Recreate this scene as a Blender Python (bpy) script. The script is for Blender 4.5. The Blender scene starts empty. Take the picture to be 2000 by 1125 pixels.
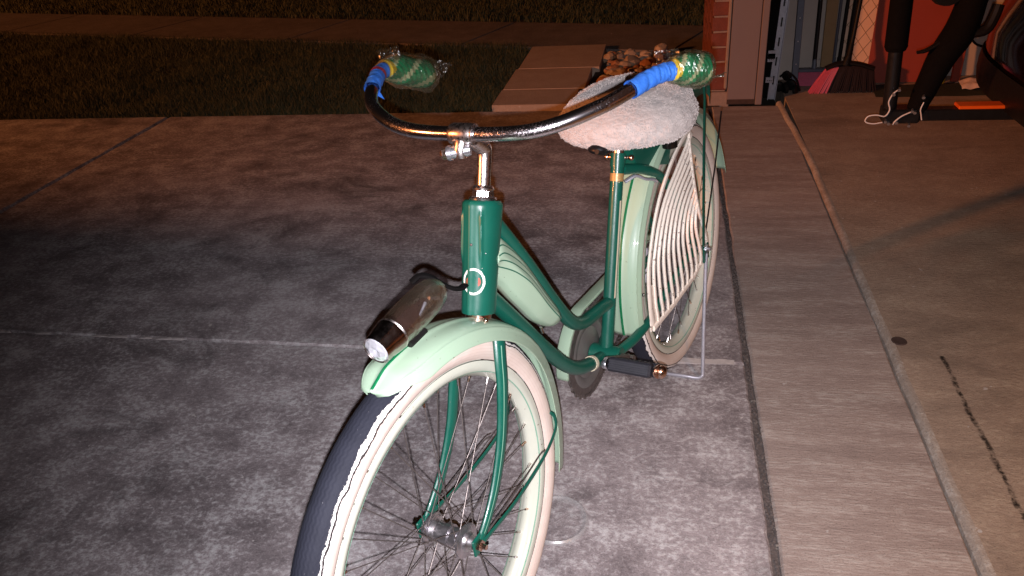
import bpy, math, random
import numpy as np
from mathutils import Vector, Matrix, noise
from math import sin, cos, pi, radians as rad, atan2, sqrt, floor
random.seed(7); rng = np.random.default_rng(7)
S = bpy.context.scene
COL = S.collection

# ------------------------------------------------------------------ camera
CAM_H = 1.286
cam = bpy.data.cameras.new('camera'); camo = bpy.data.objects.new('camera', cam); COL.objects.link(camo)
cam.sensor_width = 36; cam.lens = 1490.0555/2000*36
cam.clip_start = .02; cam.clip_end = 400
camo.matrix_world = Matrix.Translation((0, 0, CAM_H)) @ Matrix.Rotation(rad(12.5014), 4, 'Z') @ Matrix.Rotation(rad(90-29.9421), 4, 'X') @ Matrix.Rotation(rad(-4.7254), 4, 'Z')
S.camera = camo
cam.dof.use_dof = False

# ------------------------------------------------------------------ night sky
w = bpy.data.worlds.new('World'); S.world = w; w.use_nodes = True
bgn = w.node_tree.nodes['Background']; bgn.inputs[0].default_value = (.9, .62, .5, 1); bgn.inputs[1].default_value = .0035

S.view_settings.view_transform = 'Standard'; S.view_settings.look = 'None'
S.view_settings.exposure = 0; S.view_settings.gamma = 1; S.view_settings.use_curve_mapping = False

# ------------------------------------------------------------------ lamps: phone flash, street lamp, added warm spot for the floor
def lamp(name, kind, loc, power, color, radius, target=None, **k):
    l = bpy.data.lights.new(name, kind); o = bpy.data.objects.new(name, l); COL.objects.link(o)
    l.energy = power; l.color = color; l.shadow_soft_size = radius; o.location = loc
    for a, b in k.items(): setattr(l, a, b)
    if target is not None:
        o.rotation_euler = (Vector(target)-Vector(loc)).to_track_quat('-Z', 'Y').to_euler()
    return o
cm = camo.matrix_world
fl = cm @ Vector((-.004, -.024, .0))
lamp('phone_flash', 'SPOT', fl, 158, (.97, .925, 1.0), .004, target=cm @ Vector((.06, -.16, -1)), spot_size=rad(92), spot_blend=1.0)
LAMP = Vector((-20, -12, 6.5))
lamp('street_lamp_light', 'POINT', LAMP, 17500, (1, .31, .095), .55)
lamp('added_warm_spot', 'SPOT', (1.5, -.6, 2.3), 190, (1, .50, .20), .25, target=(1.15, .75, 0), spot_size=rad(66), spot_blend=1.0)  # unseen source, added to warm the near garage floor

# ------------------------------------------------------------------ object helpers
def link(name, data, parent=None):
    o = bpy.data.objects.new(name, data); COL.objects.link(o)
    if parent is not None: o.parent = parent
    return o
def empty(name, loc=(0, 0, 0), rot=(0, 0, 0), parent=None):
    o = link(name, None, parent); o.location = loc; o.rotation_euler = rot; return o
def tag(o, label=None, cat=None, group=None, kind=None):
    if label: o['label'] = label
    if cat: o['category'] = cat
    if group: o['group'] = group
    if kind: o['kind'] = kind
    return o
class MB:
    def __init__(s): s.v = []; s.f = []; s.m = []; s.a = []
    def add(s, v, f, mi=0, a=None):
        n = len(s.v); s.v += [tuple(p) for p in v]; s.f += [tuple(i+n for i in q) for q in f]; s.m += [mi]*len(f)
        s.a += list(a) if a is not None else [0.0]*len(v)
        return s
    def box(s, x0, x1, y0, y1, z0, z1, c=0, mi=0, M=None):
        if c <= 0:
            v = [(x, y, z) for z in (z0, z1) for y in (y0, y1) for x in (x0, x1)]
            f = [(0, 2, 3, 1), (4, 5, 7, 6), (0, 1, 5, 4), (2, 6, 7, 3), (0, 4, 6, 2), (1, 3, 7, 5)]
        else:
            v = []; idx = {}
            for i, x in enumerate((x0, x1)):
                for j, y in enumerate((y0, y1)):
                    for k, z in enumerate((z0, z1)):
                        sx, sy, sz = (1-2*i)*c, (1-2*j)*c, (1-2*k)*c
                        for ax in range(3):
                            idx[i, j, k, ax] = len(v)
                            v.append((x+(0 if ax == 0 else sx), y+(0 if ax == 1 else sy), z+(0 if ax == 2 else sz)))
            f = []
            for ax in range(3):
                for side in (0, 1):
                    o = [a for a in range(3) if a != ax]; q = []
                    for (p, r) in ((0, 0), (1, 0), (1, 1), (0, 1)):
                        t = [0, 0, 0]; t[ax] = side; t[o[0]] = p; t[o[1]] = r; q.append(idx[t[0], t[1], t[2], ax])
                    f.append(q)
            for ax in range(3):
                o = [a for a in range(3) if a != ax]
                for p in (0, 1):
                    for r in (0, 1):
                        q = []
                        for (e, fa) in ((0, o[0]), (0, o[1]), (1, o[1]), (1, o[0])):
                            t = [0, 0, 0]; t[ax] = e; t[o[0]] = p; t[o[1]] = r; q.append(idx[t[0], t[1], t[2], fa])
                        f.append(q)
            for i in (0, 1):
                for j in (0, 1):
                    for k in (0, 1): f.append([idx[i, j, k, a] for a in range(3)])
        if M is not None: v = [tuple(M @ Vector(p)) for p in v]
        return s.add(v, f, mi)
    def tube(s, P, r, n=12, caps=True, mi=0, up=None, closed=False):
        """sweep; r: number, list of numbers, or list of (r_normal, r_binormal)"""
        P = [Vector(p) for p in P]; m = len(P)
        if not isinstance(r, (list, tuple, np.ndarray)): r = [r]*m
        if isinstance(r, tuple): r = [r]*m
        N = None; v = []; f = []
        for i, p in enumerate(P):
            if closed: T = (P[(i+1) % m]-P[i-1]).normalized()
            else: T = (P[min(i+1, m-1)]-P[max(i-1, 0)]).normalized()
            if up is not None: N = (Vector(up)-T*Vector(up).dot(T)).normalized()
            elif N is None:
                a = Vector((0, 0, 1)) if abs(T.z) < .9 else Vector((1, 0, 0)); N = (a-T*a.dot(T)).normalized()
            else: N = (N-T*N.dot(T)).normalized()
            B = T.cross(N); ri = r[i]; ra, rb = ri if isinstance(ri, (tuple, list)) else (ri, ri)
            for k in range(n):
                t = 2*pi*k/n; v.append(p+N*(cos(t)*ra)+B*(sin(t)*rb))
        for i in range(m if closed else m-1):
            j = (i+1) % m
            for k in range(n):
                q = (k+1) % n; f.append((i*n+k, i*n+q, j*n+q, j*n+k))
        if caps and not closed:
            f.append(tuple(range(n))[::-1]); f.append(tuple((m-1)*n+k for k in range(n)))
        return s.add(v, f, mi)
    def lathe(s, prof, c=(0, 0, 0), axis=(0, 1, 0), n=24, mi=0, closed=False, attr=None, a0=0, a1=2*pi, ref=None):
        """prof: (axial, radius)"""
        A = Vector(axis).normalized(); c = Vector(c)
        u = Vector(ref) if ref else (Vector((1, 0, 0)) if abs(A.x) < .9 else Vector((0, 0, 1)))
        u = (u-A*u.dot(A)).normalized(); w_ = A.cross(u)
        full = abs(a1-a0-2*pi) < 1e-6; m = len(prof); v = []; f = []; at = []
        N = n if full else n+1
        for i in range(N):
            t = a0+(a1-a0)*i/n; d = u*cos(t)+w_*sin(t)
            for j, (h, r) in enumerate(prof): v.append(c+A*h+d*r); at.append(attr[j] if attr else 0)
        for i in range(n):
            i2 = (i+1) % N
            for j in range(m if closed else m-1):
                j2 = (j+1) % m; f.append((i*m+j, i2*m+j, i2*m+j2, i*m+j2))
        return s.add(v, f, mi, at)
    def sphere(s, c, r, n=12, k=8, mi=0, M=None):
        rx, ry, rz = r if isinstance(r, tuple) else (r, r, r); v = []; f = []
        for i in range(k+1):
            a = pi*i/k
            for j in range(n):
                b = 2*pi*j/n; p = Vector((sin(a)*cos(b)*rx, sin(a)*sin(b)*ry, cos(a)*rz))
                if M is not None: p = M @ p
                v.append(p+Vector(c))
        for i in range(k):
            for j in range(n):
                q = (j+1) % n; f.append((i*n+j, (i+1)*n+j, (i+1)*n+q, i*n+q))
        return s.add(v, f, mi)
    def mesh(s, name, mats, smooth=True, attr=False, sharp=35):
        me = bpy.data.meshes.new(name); me.from_pydata(s.v, [], s.f)
        mats = mats if isinstance(mats, (list, tuple)) else [mats]
        for m in mats: me.materials.append(m)
        me.polygons.foreach_set('material_index', s.m)
        if attr:
            a = me.attributes.new('sec', 'FLOAT', 'POINT'); a.data.foreach_set('value', s.a)
        me.validate(); 
        if smooth:
            me.polygons.foreach_set('use_smooth', [True]*len(me.polygons))
            if sharp: me.set_sharp_from_angle(angle=rad(sharp))
        me.update(); return me
    def build(s, name, mats, parent=None, smooth=True, attr=False, sharp=35, loc=None):
        o = link(name, s.mesh(name, mats, smooth, attr, sharp), parent)
        if loc is not None: o.location = loc
        return o
def smoothpts(P, n=8, closed=False):
    P = [Vector(p) for p in P]; out = []
    Q = [P[0]*2-P[1]]+P+[P[-1]*2-P[-2]]
    for i in range(1, len(Q)-2):
        a, b, c, d = Q[i-1:i+3]
        for k in range(n):
            t = k/n; out.append(.5*((2*b)+(c-a)*t+(2*a-5*b+4*c-d)*t*t+(3*b-a-3*c+d)*t**3))
    out.append(P[-1]); return out
def lerp(a, b, t): return a+(b-a)*t
def sstep(a, b, x):
    t = max(0, min(1, (x-a)/(b-a))); return t*t*(3-2*t)

# ------------------------------------------------------------------ materials
class NT:
    def __init__(s, name):
        s.mat = bpy.data.materials.new(name); s.mat.use_nodes = True; s.t = s.mat.node_tree; s.n = s.t.nodes
        s.p = s.n['Principled BSDF']; s.out = s.n['Material Output']; s._oc = None
    def new(s, typ, **k):
        x = s.n.new(typ)
        for a, b in k.items():
            if a.startswith('i_'): x.inputs[int(a[2:]) if a[2:].isdigit() else a[2:]].default_value = b
            else: setattr(x, a, b)
        return x
    def l(s, a, b): s.t.links.new(a, b)
    def oc(s, scale=(1, 1, 1)):
        if s._oc is None: s._oc = s.new('ShaderNodeTexCoord')
        m = s.new('ShaderNodeMapping'); m.inputs['Scale'].default_value = scale; s.l(s._oc.outputs['Object'], m.inputs[0]); return m.outputs[0]
    def noise(s, sc, det=4, rough=.55, scale=(1, 1, 1), dist=0):
        x = s.new('ShaderNodeTexNoise'); x.inputs['Scale'].default_value = sc; x.inputs['Detail'].default_value = det; x.inputs['Roughness'].default_value = rough; x.inputs['Distortion'].default_value = dist
        s.l(s.oc(scale), x.inputs['Vector']); return x.outputs['Fac']
    def ramp(s, fac, stops):
        x = s.new('ShaderNodeValToRGB'); e = x.color_ramp.elements
        while len(e) < len(stops): e.new(.5)
        for q, (p, c) in zip(e, stops): q.position = p; q.color = (c, c, c, 1) if isinstance(c, (int, float)) else tuple(c)+(1,)
        s.l(fac, x.inputs[0]); return x.outputs[0]
    def mix(s, fac, a, b, mode='MIX'):
        x = s.new('ShaderNodeMix', data_type='RGBA', blend_type=mode); 
        for i, q in ((0, fac), (6, a), (7, b)):
            if isinstance(q, (int, float)): x.inputs[i].default_value = q if i == 0 else (q, q, q, 1)
            elif isinstance(q, tuple): x.inputs[i].default_value = q+(1,)
            else: s.l(q, x.inputs[i])
        return x.outputs[2]
    def math(s, op, a, b=None, c=None):
        x = s.new('ShaderNodeMath', operation=op)
        for i, q in enumerate((a, b, c)):
            if q is None: continue
            if isinstance(q, (int, float)): x.inputs[i].default_value = q
            else: s.l(q, x.inputs[i])
        return x.outputs[0]
    def bump(s, h, st=.3, dist=.001, prev=None):
        x = s.new('ShaderNodeBump'); x.inputs['Strength'].default_value = st; x.inputs['Distance'].default_value = dist
        s.l(h, x.inputs['Height'])
        if prev is not None: s.l(prev, x.inputs['Normal'])
        s.l(x.outputs[0], s.p.inputs['Normal']); return x.outputs[0]
    def set(s, **k):
        for a, b in k.items():
            a = a.replace('_', ' ')
            i = s.p.inputs[a]
            if hasattr(b, 'is_linked') or hasattr(b, 'links'): s.l(b, i)
            elif isinstance(b, tuple): i.default_value = b+(1,) if len(b) == 3 else b
            else: i.default_value = b
        return s
def simple(name, col, rough=.5, metal=0, var=.25, sc=30, bump=0, coat=0, spec=None, bsc=200, bdist=.0006, speck=None, speckt=.68, specks=160):
    t = NT(name); a = tuple(c*(1-var) for c in col); b = tuple(min(1, c*(1+var)) for c in col)
    c = t.mix(t.noise(sc, 5), a, b)
    if speck: c = t.mix(t.ramp(t.noise(specks, 3, .6), [(speckt, 0), (speckt+.04, 1)]), c, speck)
    t.set(Base_Color=c, Metallic=metal); 
    r = t.ramp(t.noise(sc*2.3, 4), [(.3, max(0, rough-.08)), (.7, min(1, rough+.08))]); t.l(r, t.p.inputs['Roughness'])
    if coat: t.set(Coat_Weight=coat, Coat_Roughness=.05)
    if spec is not None: t.set(Specular_IOR_Level=spec)
    if bump: t.bump(t.noise(bsc, 4), bump, bdist)
    return t.mat

GREEN = simple('green_enamel', (.004, .090, .060), .38, var=.18, sc=14, bump=.15, coat=.12, speck=(.10, .12, .09), speckt=.735, specks=120)
MINT = simple('mint_enamel', (.36, .50, .36), .42, var=.07, sc=9, bump=.08, coat=.6, speck=(.10, .085, .055), speckt=.70, specks=150)
STRIPE = simple('stripe_green_paint', (.006, .16, .06), .3, var=.15)
DKSTRIPE = simple('dark_green_paint', (.008, .10, .06), .4, var=.15)
CREAMPIN = simple('pale_green_paint', (.22, .42, .30), .35, var=.15)
GUARD = simple('chipped_cream_paint', (.93, .84, .73), .4, var=.08, sc=12, bump=.2, speck=(.07, .035, .02), speckt=.655, specks=130)
BLACKM = simple('black_steel', (.02, .02, .022), .4, .6, bump=.2)
DARKST = simple('dark_oxidised_steel', (.17, .145, .135), .45, .7, var=.5, sc=90, bump=.4)
ALU = simple('silver_painted_steel', (.42, .42, .47), .4, .35, var=.15, sc=60)
RUBBER = simple('black_rubber', (.014, .014, .020), .62, var=.4, sc=60, bump=.4)
SILVER = simple('nickel_steel', (.62, .57, .55), .30, 1, var=.3, sc=90, bump=.2)
BRASS = simple('coppery_nickel', (.60, .42, .33), .25, 1, var=.3, sc=90, bump=.2)
ZINC = simple('bright_zinc', (.55, .56, .60), .32, .9, var=.3, sc=80, bump=.3)
GOLD = simple('gold_decal', (.45, .27, .10), .4, .2, var=.3, sc=200)
DECALW = simple('cream_decal', (.62, .55, .40), .4, var=.1)
BADGEW = simple('worn_white_decal', (.72, .74, .68), .4, var=.2, sc=150)
BADGER = simple('red_decal', (.40, .06, .03), .4, var=.2)

def chrome():
    t = NT('pitted_chrome'); pit = t.ramp(t.noise(420, 5, .75), [(.54, 0), (.62, 1)]); zone = t.ramp(t.noise(11, 4), [(.45, 0), (.66, 1)])
    k = t.math('MULTIPLY', pit, zone)
    t.set(Base_Color=t.mix(k, (.70, .67, .70), (.14, .09, .08)), Metallic=1)
    t.l(t.ramp(k, [(0, .19), (1, .6)]), t.p.inputs['Roughness']); t.bump(k, .3, .0003); return t.mat
CHROME = chrome()
def tyre_mat():
    t = NT('tyre_rubber_and_whitewall'); a = t.new('ShaderNodeAttribute', attribute_name='sec').outputs['Fac']
    aa = t.math('ABSOLUTE', a)
    jag = t.math('ADD', t.math('MULTIPLY_ADD', t.noise(30, 7, .72), .46, -.23), t.math('MULTIPLY_ADD', t.noise(7, 2), .22, -.11))
    s = t.math('ADD', aa, jag)
    white = t.ramp(s, [(.47, 0), (.482, 1)])
    flake = t.ramp(s, [(.60, 0), (.66, 1)])         # bright fresh flakes -> pinkish aged wall
    crackn = t.math('ABSOLUTE', t.math('SUBTRACT', t.math('ADD', aa, t.math('MULTIPLY_ADD', t.noise(15, 6, .68), .42, -.21)), .62))
    crack = t.ramp(crackn, [(.012, 1), (.030, 0)])
    agedn = t.noise(22, 5, .6)
    aged = t.mix(agedn, (.60, .47, .40), (.78, .68, .60))
    ringl = t.math('SINE', t.math('MULTIPLY', aa, 62)); aged = t.mix(t.ramp(ringl, [(.8, 0), (1, .35)]), aged, (.50, .37, .30))
    c = t.mix(flake, (.80, .76, .72), aged)
    chips = t.ramp(t.noise(120, 5, .7), [(.69, 0), (.72, 1)]); c = t.mix(t.math('MULTIPLY', chips, t.ramp(s, [(.55, 1), (.8, .25)])), c, (.06, .05, .05))
    c = t.mix(crack, c, (.025, .02, .02))
    # tread
    geo = t.new('ShaderNodeSeparateXYZ'); t.l(t.oc(), geo.inputs[0])
    ang = t.math('ARCTAN2', geo.outputs['X'], geo.outputs['Z'])
    zz = t.math('SINE', t.math('ADD', t.math('MULTIPLY', a, 52), t.math('MULTIPLY', t.math('SINE', t.math('MULTIPLY', ang, 190)), .9)))
    tr = t.mix(t.noise(25, 5), (.010, .011, .018), (.026, .028, .042)); tr = t.mix(t.ramp(t.noise(140, 4, .7), [(.70, 0), (.73, 1)]), tr, (.35, .34, .36))
    t.set(Base_Color=t.mix(white, tr, c), Roughness=.75, Specular_IOR_Level=.25)
    h = t.mix(white, t.math('MULTIPLY_ADD', zz, .06, .2), t.math('SUBTRACT', t.math('MULTIPLY_ADD', t.noise(90, 4), .25, 1.1), crack))
    t.bump(h, .9, .0026); return t.mat
TYRE = tyre_mat()
RIMP = simple('cream_rim_paint', (.58, .60, .50), .35, var=.08, sc=14, bump=.15, speck=(.16, .09, .05), speckt=.69, specks=110)
def fleece():
    t = NT('sheepskin'); t.set(Base_Color=t.mix(t.noise(60, 5, .7), (.44, .37, .33), (.72, .655, .62)), Roughness=.95, Sheen_Weight=.35, Specular_IOR_Level=.1)
    t.bump(t.noise(300, 5, .7), 1, .002); return t.mat
FLEECE = fleece()
def tape():
    t = NT('blue_masking_tape'); t.set(Base_Color=t.mix(t.noise(70, 4), (.025, .13, .56), (.05, .22, .74)), Roughness=.5)
    t.bump(t.noise(90, 4, .6, (1, 1, 1), 1.5), .7, .0018); return t.mat
TAPE = tape()
def cling(name='clear_film', op=.10, rough=.20, tint=(.9, .9, .85)):
    t = NT(name); tr = t.new('ShaderNodeBsdfTransparent'); tr.inputs[0].default_value = tint+(1,)
    g = t.new('ShaderNodeBsdfGlossy'); g.inputs['Roughness'].default_value = rough; g.inputs[0].default_value = (1, 1, .95, 1)
    d = t.new('ShaderNodeBsdfTranslucent'); d.inputs[0].default_value = (.6, .6, .5, 1)
    m0 = t.new('ShaderNodeMixShader'); m0.inputs[0].default_value = .45; t.l(g.outputs[0], m0.inputs[1]); t.l(d.outputs[0], m0.inputs[2])
    m = t.new('ShaderNodeMixShader'); fr = t.new('ShaderNodeLayerWeight'); fr.inputs[0].default_value = .35
    fac = t.math('ADD', t.math('MULTIPLY', fr.outputs['Fresnel'], .6), op); t.l(t.math('MINIMUM', fac, .85), m.inputs[0])
    t.l(tr.outputs[0], m.inputs[1]); t.l(m0.outputs[0], m.inputs[2]); t.l(m.outputs[0], t.out.inputs[0])
    b = t.new('ShaderNodeBump'); b.inputs['Strength'].default_value = .8; b.inputs['Distance'].default_value = .003; t.l(t.noise(80, 4, .6, dist=1), b.inputs['Height'])
    t.l(b.outputs[0], g.inputs['Normal']); return t.mat
FILM = cling()
CLEAR = cling('clear_plastic_shell', .10, .05, (.82, .80, .82))
def lensm():
    t = NT('moulded_lens'); v = t.new('ShaderNodeTexVoronoi'); v.inputs['Scale'].default_value = 110; t.l(t.oc(), v.inputs['Vector'])
    t.set(Base_Color=t.mix(t.noise(120, 3), (.55, .56, .62), (.95, .95, 1.0)), Roughness=.12, Metallic=.55); t.bump(v.outputs[0], .6, .003); return t.mat
def lidm():
    t = NT('clear_lid_plastic'); tr = t.new('ShaderNodeBsdfTransparent'); tr.inputs[0].default_value = (.97, .97, .97, 1)
    g = t.new('ShaderNodeBsdfGlossy'); g.inputs['Roughness'].default_value = .25; d = t.new('ShaderNodeBsdfTranslucent'); d.inputs[0].default_value = (.8, .8, .8, 1)
    dd = t.new('ShaderNodeBsdfDiffuse'); dd.inputs[0].default_value = (.8, .8, .8, 1)
    a = t.new('ShaderNodeMixShader'); a.inputs[0].default_value = .6; t.l(g.outputs[0], a.inputs[1]); t.l(dd.outputs[0], a.inputs[2])
    geo = t.new('ShaderNodeSeparateXYZ'); t.l(t.oc(), geo.inputs[0]); dx = t.math('ADD', geo.outputs['X'], .205); dy = t.math('SUBTRACT', geo.outputs['Y'], 1.178)
    rr = t.math('SQRT', t.math('ADD', t.math('MULTIPLY', dx, dx), t.math('MULTIPLY', dy, dy)))
    m = t.new('ShaderNodeMixShader'); t.l(t.ramp(rr, [(.054, .035), (.064, .45)]), m.inputs[0]); t.l(tr.outputs[0], m.inputs[1]); t.l(a.outputs[0], m.inputs[2]); t.l(m.outputs[0], t.out.inputs[0]); return t.mat
LIDM = lidm()
LENS = lensm()

def concrete(name, c0, c1, streak=(1, 1, 1), mott=1.0, white=.6, crackline=False, warm=None):
    t = NT(name)
    big = t.noise(1.1, 6, .6, streak); mid = t.noise(7, 8, .68, streak); fine = t.noise(70, 6, .7, streak); v = t.noise(240, 3, .7)
    k = t.math('ADD', t.math('MULTIPLY', big, .35), t.math('ADD', t.math('MULTIPLY', mid, .40), t.math('MULTIPLY', fine, .25)))
    c = t.mix(t.ramp(k, [(.40, 0), (.58, 1)]), c0, c1)
    pale = t.ramp(t.math('ADD', t.math('MULTIPLY', fine, .58), t.math('MULTIPLY', mid, .42)), [(.50, 0), (.60, white)])
    c = t.mix(pale, c, tuple(min(.62, x*1.9) for x in c1))
    dark = t.ramp(t.noise(2.6, 6, .7, streak, .8), [(.30, .75*mott), (.47, 0)]); c = t.mix(dark, c, tuple(x*.45 for x in c0))
    c = t.mix(t.ramp(v, [(.30, .6), (.45, 0)]), c, tuple(x*.35 for x in c0)); c = t.mix(t.ramp(t.noise(170, 4, .75), [(.56, 0), (.66, white*.6)]), c, tuple(min(.62, x*1.5) for x in c1))
    c = t.mix(t.ramp(t.noise(31, 2, .5), [(.745, 0), (.765, 1)]), c, (.5, .47, .45))
    if crackline:
        g = t.new('ShaderNodeSeparateXYZ'); t.l(t.oc(), g.inputs[0])
        wob = t.math('MULTIPLY_ADD', t.noise(14, 4, .7), .03, .744)
        d = t.math('ABSOLUTE', t.math('SUBTRACT', g.outputs['X'], wob))
        ln = t.ramp(d, [(.003, 1), (.008, 0)])
        ym = t.math('MULTIPLY', t.math('LESS_THAN', g.outputs['Y'], 1.86), t.math('GREATER_THAN', g.outputs['Y'], 1.15))
        ln = t.math('MULTIPLY', t.math('MULTIPLY', ln, ym), t.ramp(t.noise(45, 3, .7), [(.38, .15), (.55, 1)]))
        c = t.mix(ln, c, (.015, .012, .01))
    t.set(Base_Color=c, Roughness=.85, Specular_IOR_Level=.25)
    n1 = t.bump(t.math('ADD', t.math('MULTIPLY', mid, .6), fine), .5, .006)
    t.bump(v, .6, .0022, n1); return t.mat
CONC = concrete('driveway_concrete', (.155, .132, .136), (.45, .395, .40), (.95, 1.15, 1), white=.7)
APRON = concrete('brushed_concrete', (.27, .215, .195), (.42, .345, .31), (.45, 2.4, 1), mott=.3, white=.35)
GFLOOR = concrete('garage_floor_concrete', (.29, .225, .18), (.42, .33, .26), (.8, 1.5, 1), mott=.55, white=.12, crackline=True)
LIPC = concrete('pale_lip_concrete', (.30, .255, .22), (.42, .36, .31), white=.4, mott=.3)
WALKC = concrete('sidewalk_concrete', (.13, .11, .10), (.19, .16, .145), mott=.4, white=.15)
SLABC = concrete('pale_paver_concrete', (.40, .30, .23), (.48, .37, .29), mott=.15, white=.1)
JOINTF = simple('joint_filler', (.10, .083, .078), .95, var=.6, sc=50, bump=.8, bsc=120, bdist=.004, speck=(.2, .18, .16), speckt=.62, specks=60)
MORTL = simple('crumbled_pale_mortar', (.42, .38, .37), .95, var=.5, sc=45, bump=.8, bsc=90, bdist=.004)
SOIL = simple('soil', (.045, .034, .022), .95, var=.4, sc=30, bump=.8, bsc=60, bdist=.01)
GRASS = simple('grass_blade', (.040, .046, .017), .7, var=.5, sc=3)
BRICK = simple('red_brick', (.17, .045, .028), .85, var=.4, sc=25, bump=.7, bsc=120, bdist=.003, speck=(.35, .24, .2), speckt=.70, specks=70)
MORT = simple('mortar', (.30, .22, .18), .9, var=.25, sc=50, bump=.7, bsc=120, bdist=.003)
JAMB = simple('taupe_painted_board', (.20, .152, .145), .5, var=.06, sc=5, bump=.1, bsc=60)
RUSTD = simple('rotten_dark_edge', (.05, .03, .025), .9, var=.5, sc=60, bump=.8)
PLASTER = simple('grey_wallboard', (.46, .40, .35), .85, var=.14, sc=7, bump=.2, bsc=40, speck=(.12, .11, .10), speckt=.66, specks=9)
LATT = simple('peach_board', (.76, .53, .38), .7, var=.06, sc=9, bump=.1)
PLY = simple('raw_timber', (.30, .19, .09), .75, var=.2, sc=18, bump=.2)
GALV = simple('galvanised_steel', (.36, .36, .40), .45, .6, var=.3, sc=50, bump=.3)
SLATE = simple('slate_painted_steel', (.10, .11, .14), .45, .3, var=.2, sc=30)
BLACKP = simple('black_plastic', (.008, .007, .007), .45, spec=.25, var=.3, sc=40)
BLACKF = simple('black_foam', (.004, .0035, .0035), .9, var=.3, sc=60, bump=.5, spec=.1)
PINK = simple('pink_bristle', (.50, .07, .14), .5, var=.25, sc=90)
DARKB = simple('dark_plum_bristle', (.012, .005, .007), .6, spec=.2, var=.4, sc=120)
REDP = simple('red_board', (.30, .045, .024), .6, var=.1, sc=8, bump=.1)
ORANGE = simple('orange_reflector', (.85, .13, .01), .35, var=.1)
WHITEC = simple('white_cable', (.75, .72, .70), .35, var=.1)
CLOTH = simple('pale_cloth', (.62, .48, .42), .9, var=.15, sc=30, bump=.6, bsc=40, bdist=.006)
MATG = simple('dark_green_mat', (.016, .022, .013), .95, var=.6, sc=60, bump=1, bsc=180, bdist=.006)
YELLOW = simple('yellow_plastic', (.62, .40, .02), .4, var=.1); GREENP = simple('green_plastic', (.02, .12, .03), .4, var=.1)
CARP = simple('dark_maroon_car_paint', (.010, .003, .003), .12, .3, var=.2, sc=10, coat=1)
VANP = simple('grey_van_paint', (.25, .26, .28), .25, .3, var=.05, coat=.6)
GLASSD = simple('dark_glass', (.01, .01, .012), .06, 0, var=.1)
TAIL = simple('red_tail_lens', (.28, .012, .008), .12, var=.3, sc=30, coat=.6)
STONES = [simple('river_stone_%s' % n, c, .8, var=.3, sc=25, bump=.5, bsc=80, bdist=.003) for n, c in
          (('tan', (.36, .25, .16)), ('rust', (.34, .15, .07)), ('grey', (.24, .20, .17)), ('pale', (.46, .36, .27)))]

# ------------------------------------------------------------------ ground
g = MB(); g.box(-60, 60, -40, 60, -.6, -.14); tag(g.build('ground', SOIL, smooth=False), kind='structure')
dr = empty('driveway'); tag(dr, kind='structure')
def panel(x0, x1, y0, y1, mat, name='concrete_slab', z=0.0, par=None, jag=.0045):
    """slab with slightly ragged arrises"""
    me = MB(); c = .005
    def ring(off, zz):
        pts = []
        def seg(a, b, nrm):
            L = sqrt((b[0]-a[0])**2+(b[1]-a[1])**2); n = max(2, int(L/.035)); n = min(n, 90)
            for i in range(n):
                t = i/n; x = a[0]+(b[0]-a[0])*t; y = a[1]+(b[1]-a[1])*t
                j = off+(noise.noise(Vector((x*22, y*22, .3)))*jag*(1.6 if off > 0 else 1))
                if i == 0: j2 = off; pts.append((x+nrm[0]*j2+nrm2[0]*j2, y+nrm[1]*j2+nrm2[1]*j2, zz))
                else: pts.append((x+nrm[0]*j, y+nrm[1]*j, zz))
        nrm2 = (1, 0); seg((x0, y0), (x1, y0), (0, 1))
        nrm2 = (0, 1); seg((x1, y0), (x1, y1), (-1, 0))
        nrm2 = (-1, 0); seg((x1, y1), (x0, y1), (0, -1))
        nrm2 = (0, -1); seg((x0, y1), (x0, y0), (1, 0))
        return pts
    A = ring(0, z-.12); B = ring(0, z-c); C = ring(c, z); n = len(A)
    f = [(i, (i+1) % n, n+(i+1) % n, n+i) for i in range(n)]+[(n+i, n+(i+1) % n, 2*n+(i+1) % n, 2*n+i) for i in range(n)]+[tuple(range(2*n, 3*n))]
    me.add(A+B+C, f); return me.build(name, mat, par, smooth=False)
XJ = [-9.5, -6.2, -2.99, .247]; YJ = [-4.2, -.55, 1.800, 4.145]
for i in range(3):
    for j in range(3):
        panel(XJ[i]+(.012 if i == 2 else .006), XJ[i+1]-(.012 if i == 1 else .005), YJ[j]+(.004 if j else 0), YJ[j+1]-.004, CONC, par=dr)
fb = MB(); fb.box(XJ[0], XJ[3]-.003, YJ[0], YJ[3]-.005, -.13, -.022); fb.build('joint_bed', SOIL, dr, smooth=False)
# crumbling pale filler in the cross joint: broken lumps
jl = MB()
for k in range(150):
    x = random.uniform(-5.5, .20)
    if x < -.1 and noise.noise(Vector((x*2.1, 4, 0))) < .0+.3*random.random(): continue
    L = random.uniform(.012, .06); wd = random.uniform(.004, .012)
    jl.sphere((x, 1.8+random.uniform(-.003, .003), -.003), (L, wd, .0060), 7, 4)
jl.build('joint_mortar', MORTL, dr)
# pale patched joint strip running from the wheel to the groove
p = MB(); pts = []
N = 40
for i in range(N+1):
    x = -.12+(.215+.12)*i/N
    a = noise.noise(Vector((x*30, 1, 0)))*.004; b = noise.noise(Vector((x*30, 9, 0)))*.004
    pts += [(x, 1.789+a, .0035), (x, 1.812+b, .0035)]
p.add(pts, [(2*i, 2*i+2, 2*i+3, 2*i+1) for i in range(N)]); p.build('joint_patch', simple('pale_patch_mortar', (.52, .47, .45), .95, var=.3, sc=60, bump=.8), dr)
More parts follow.
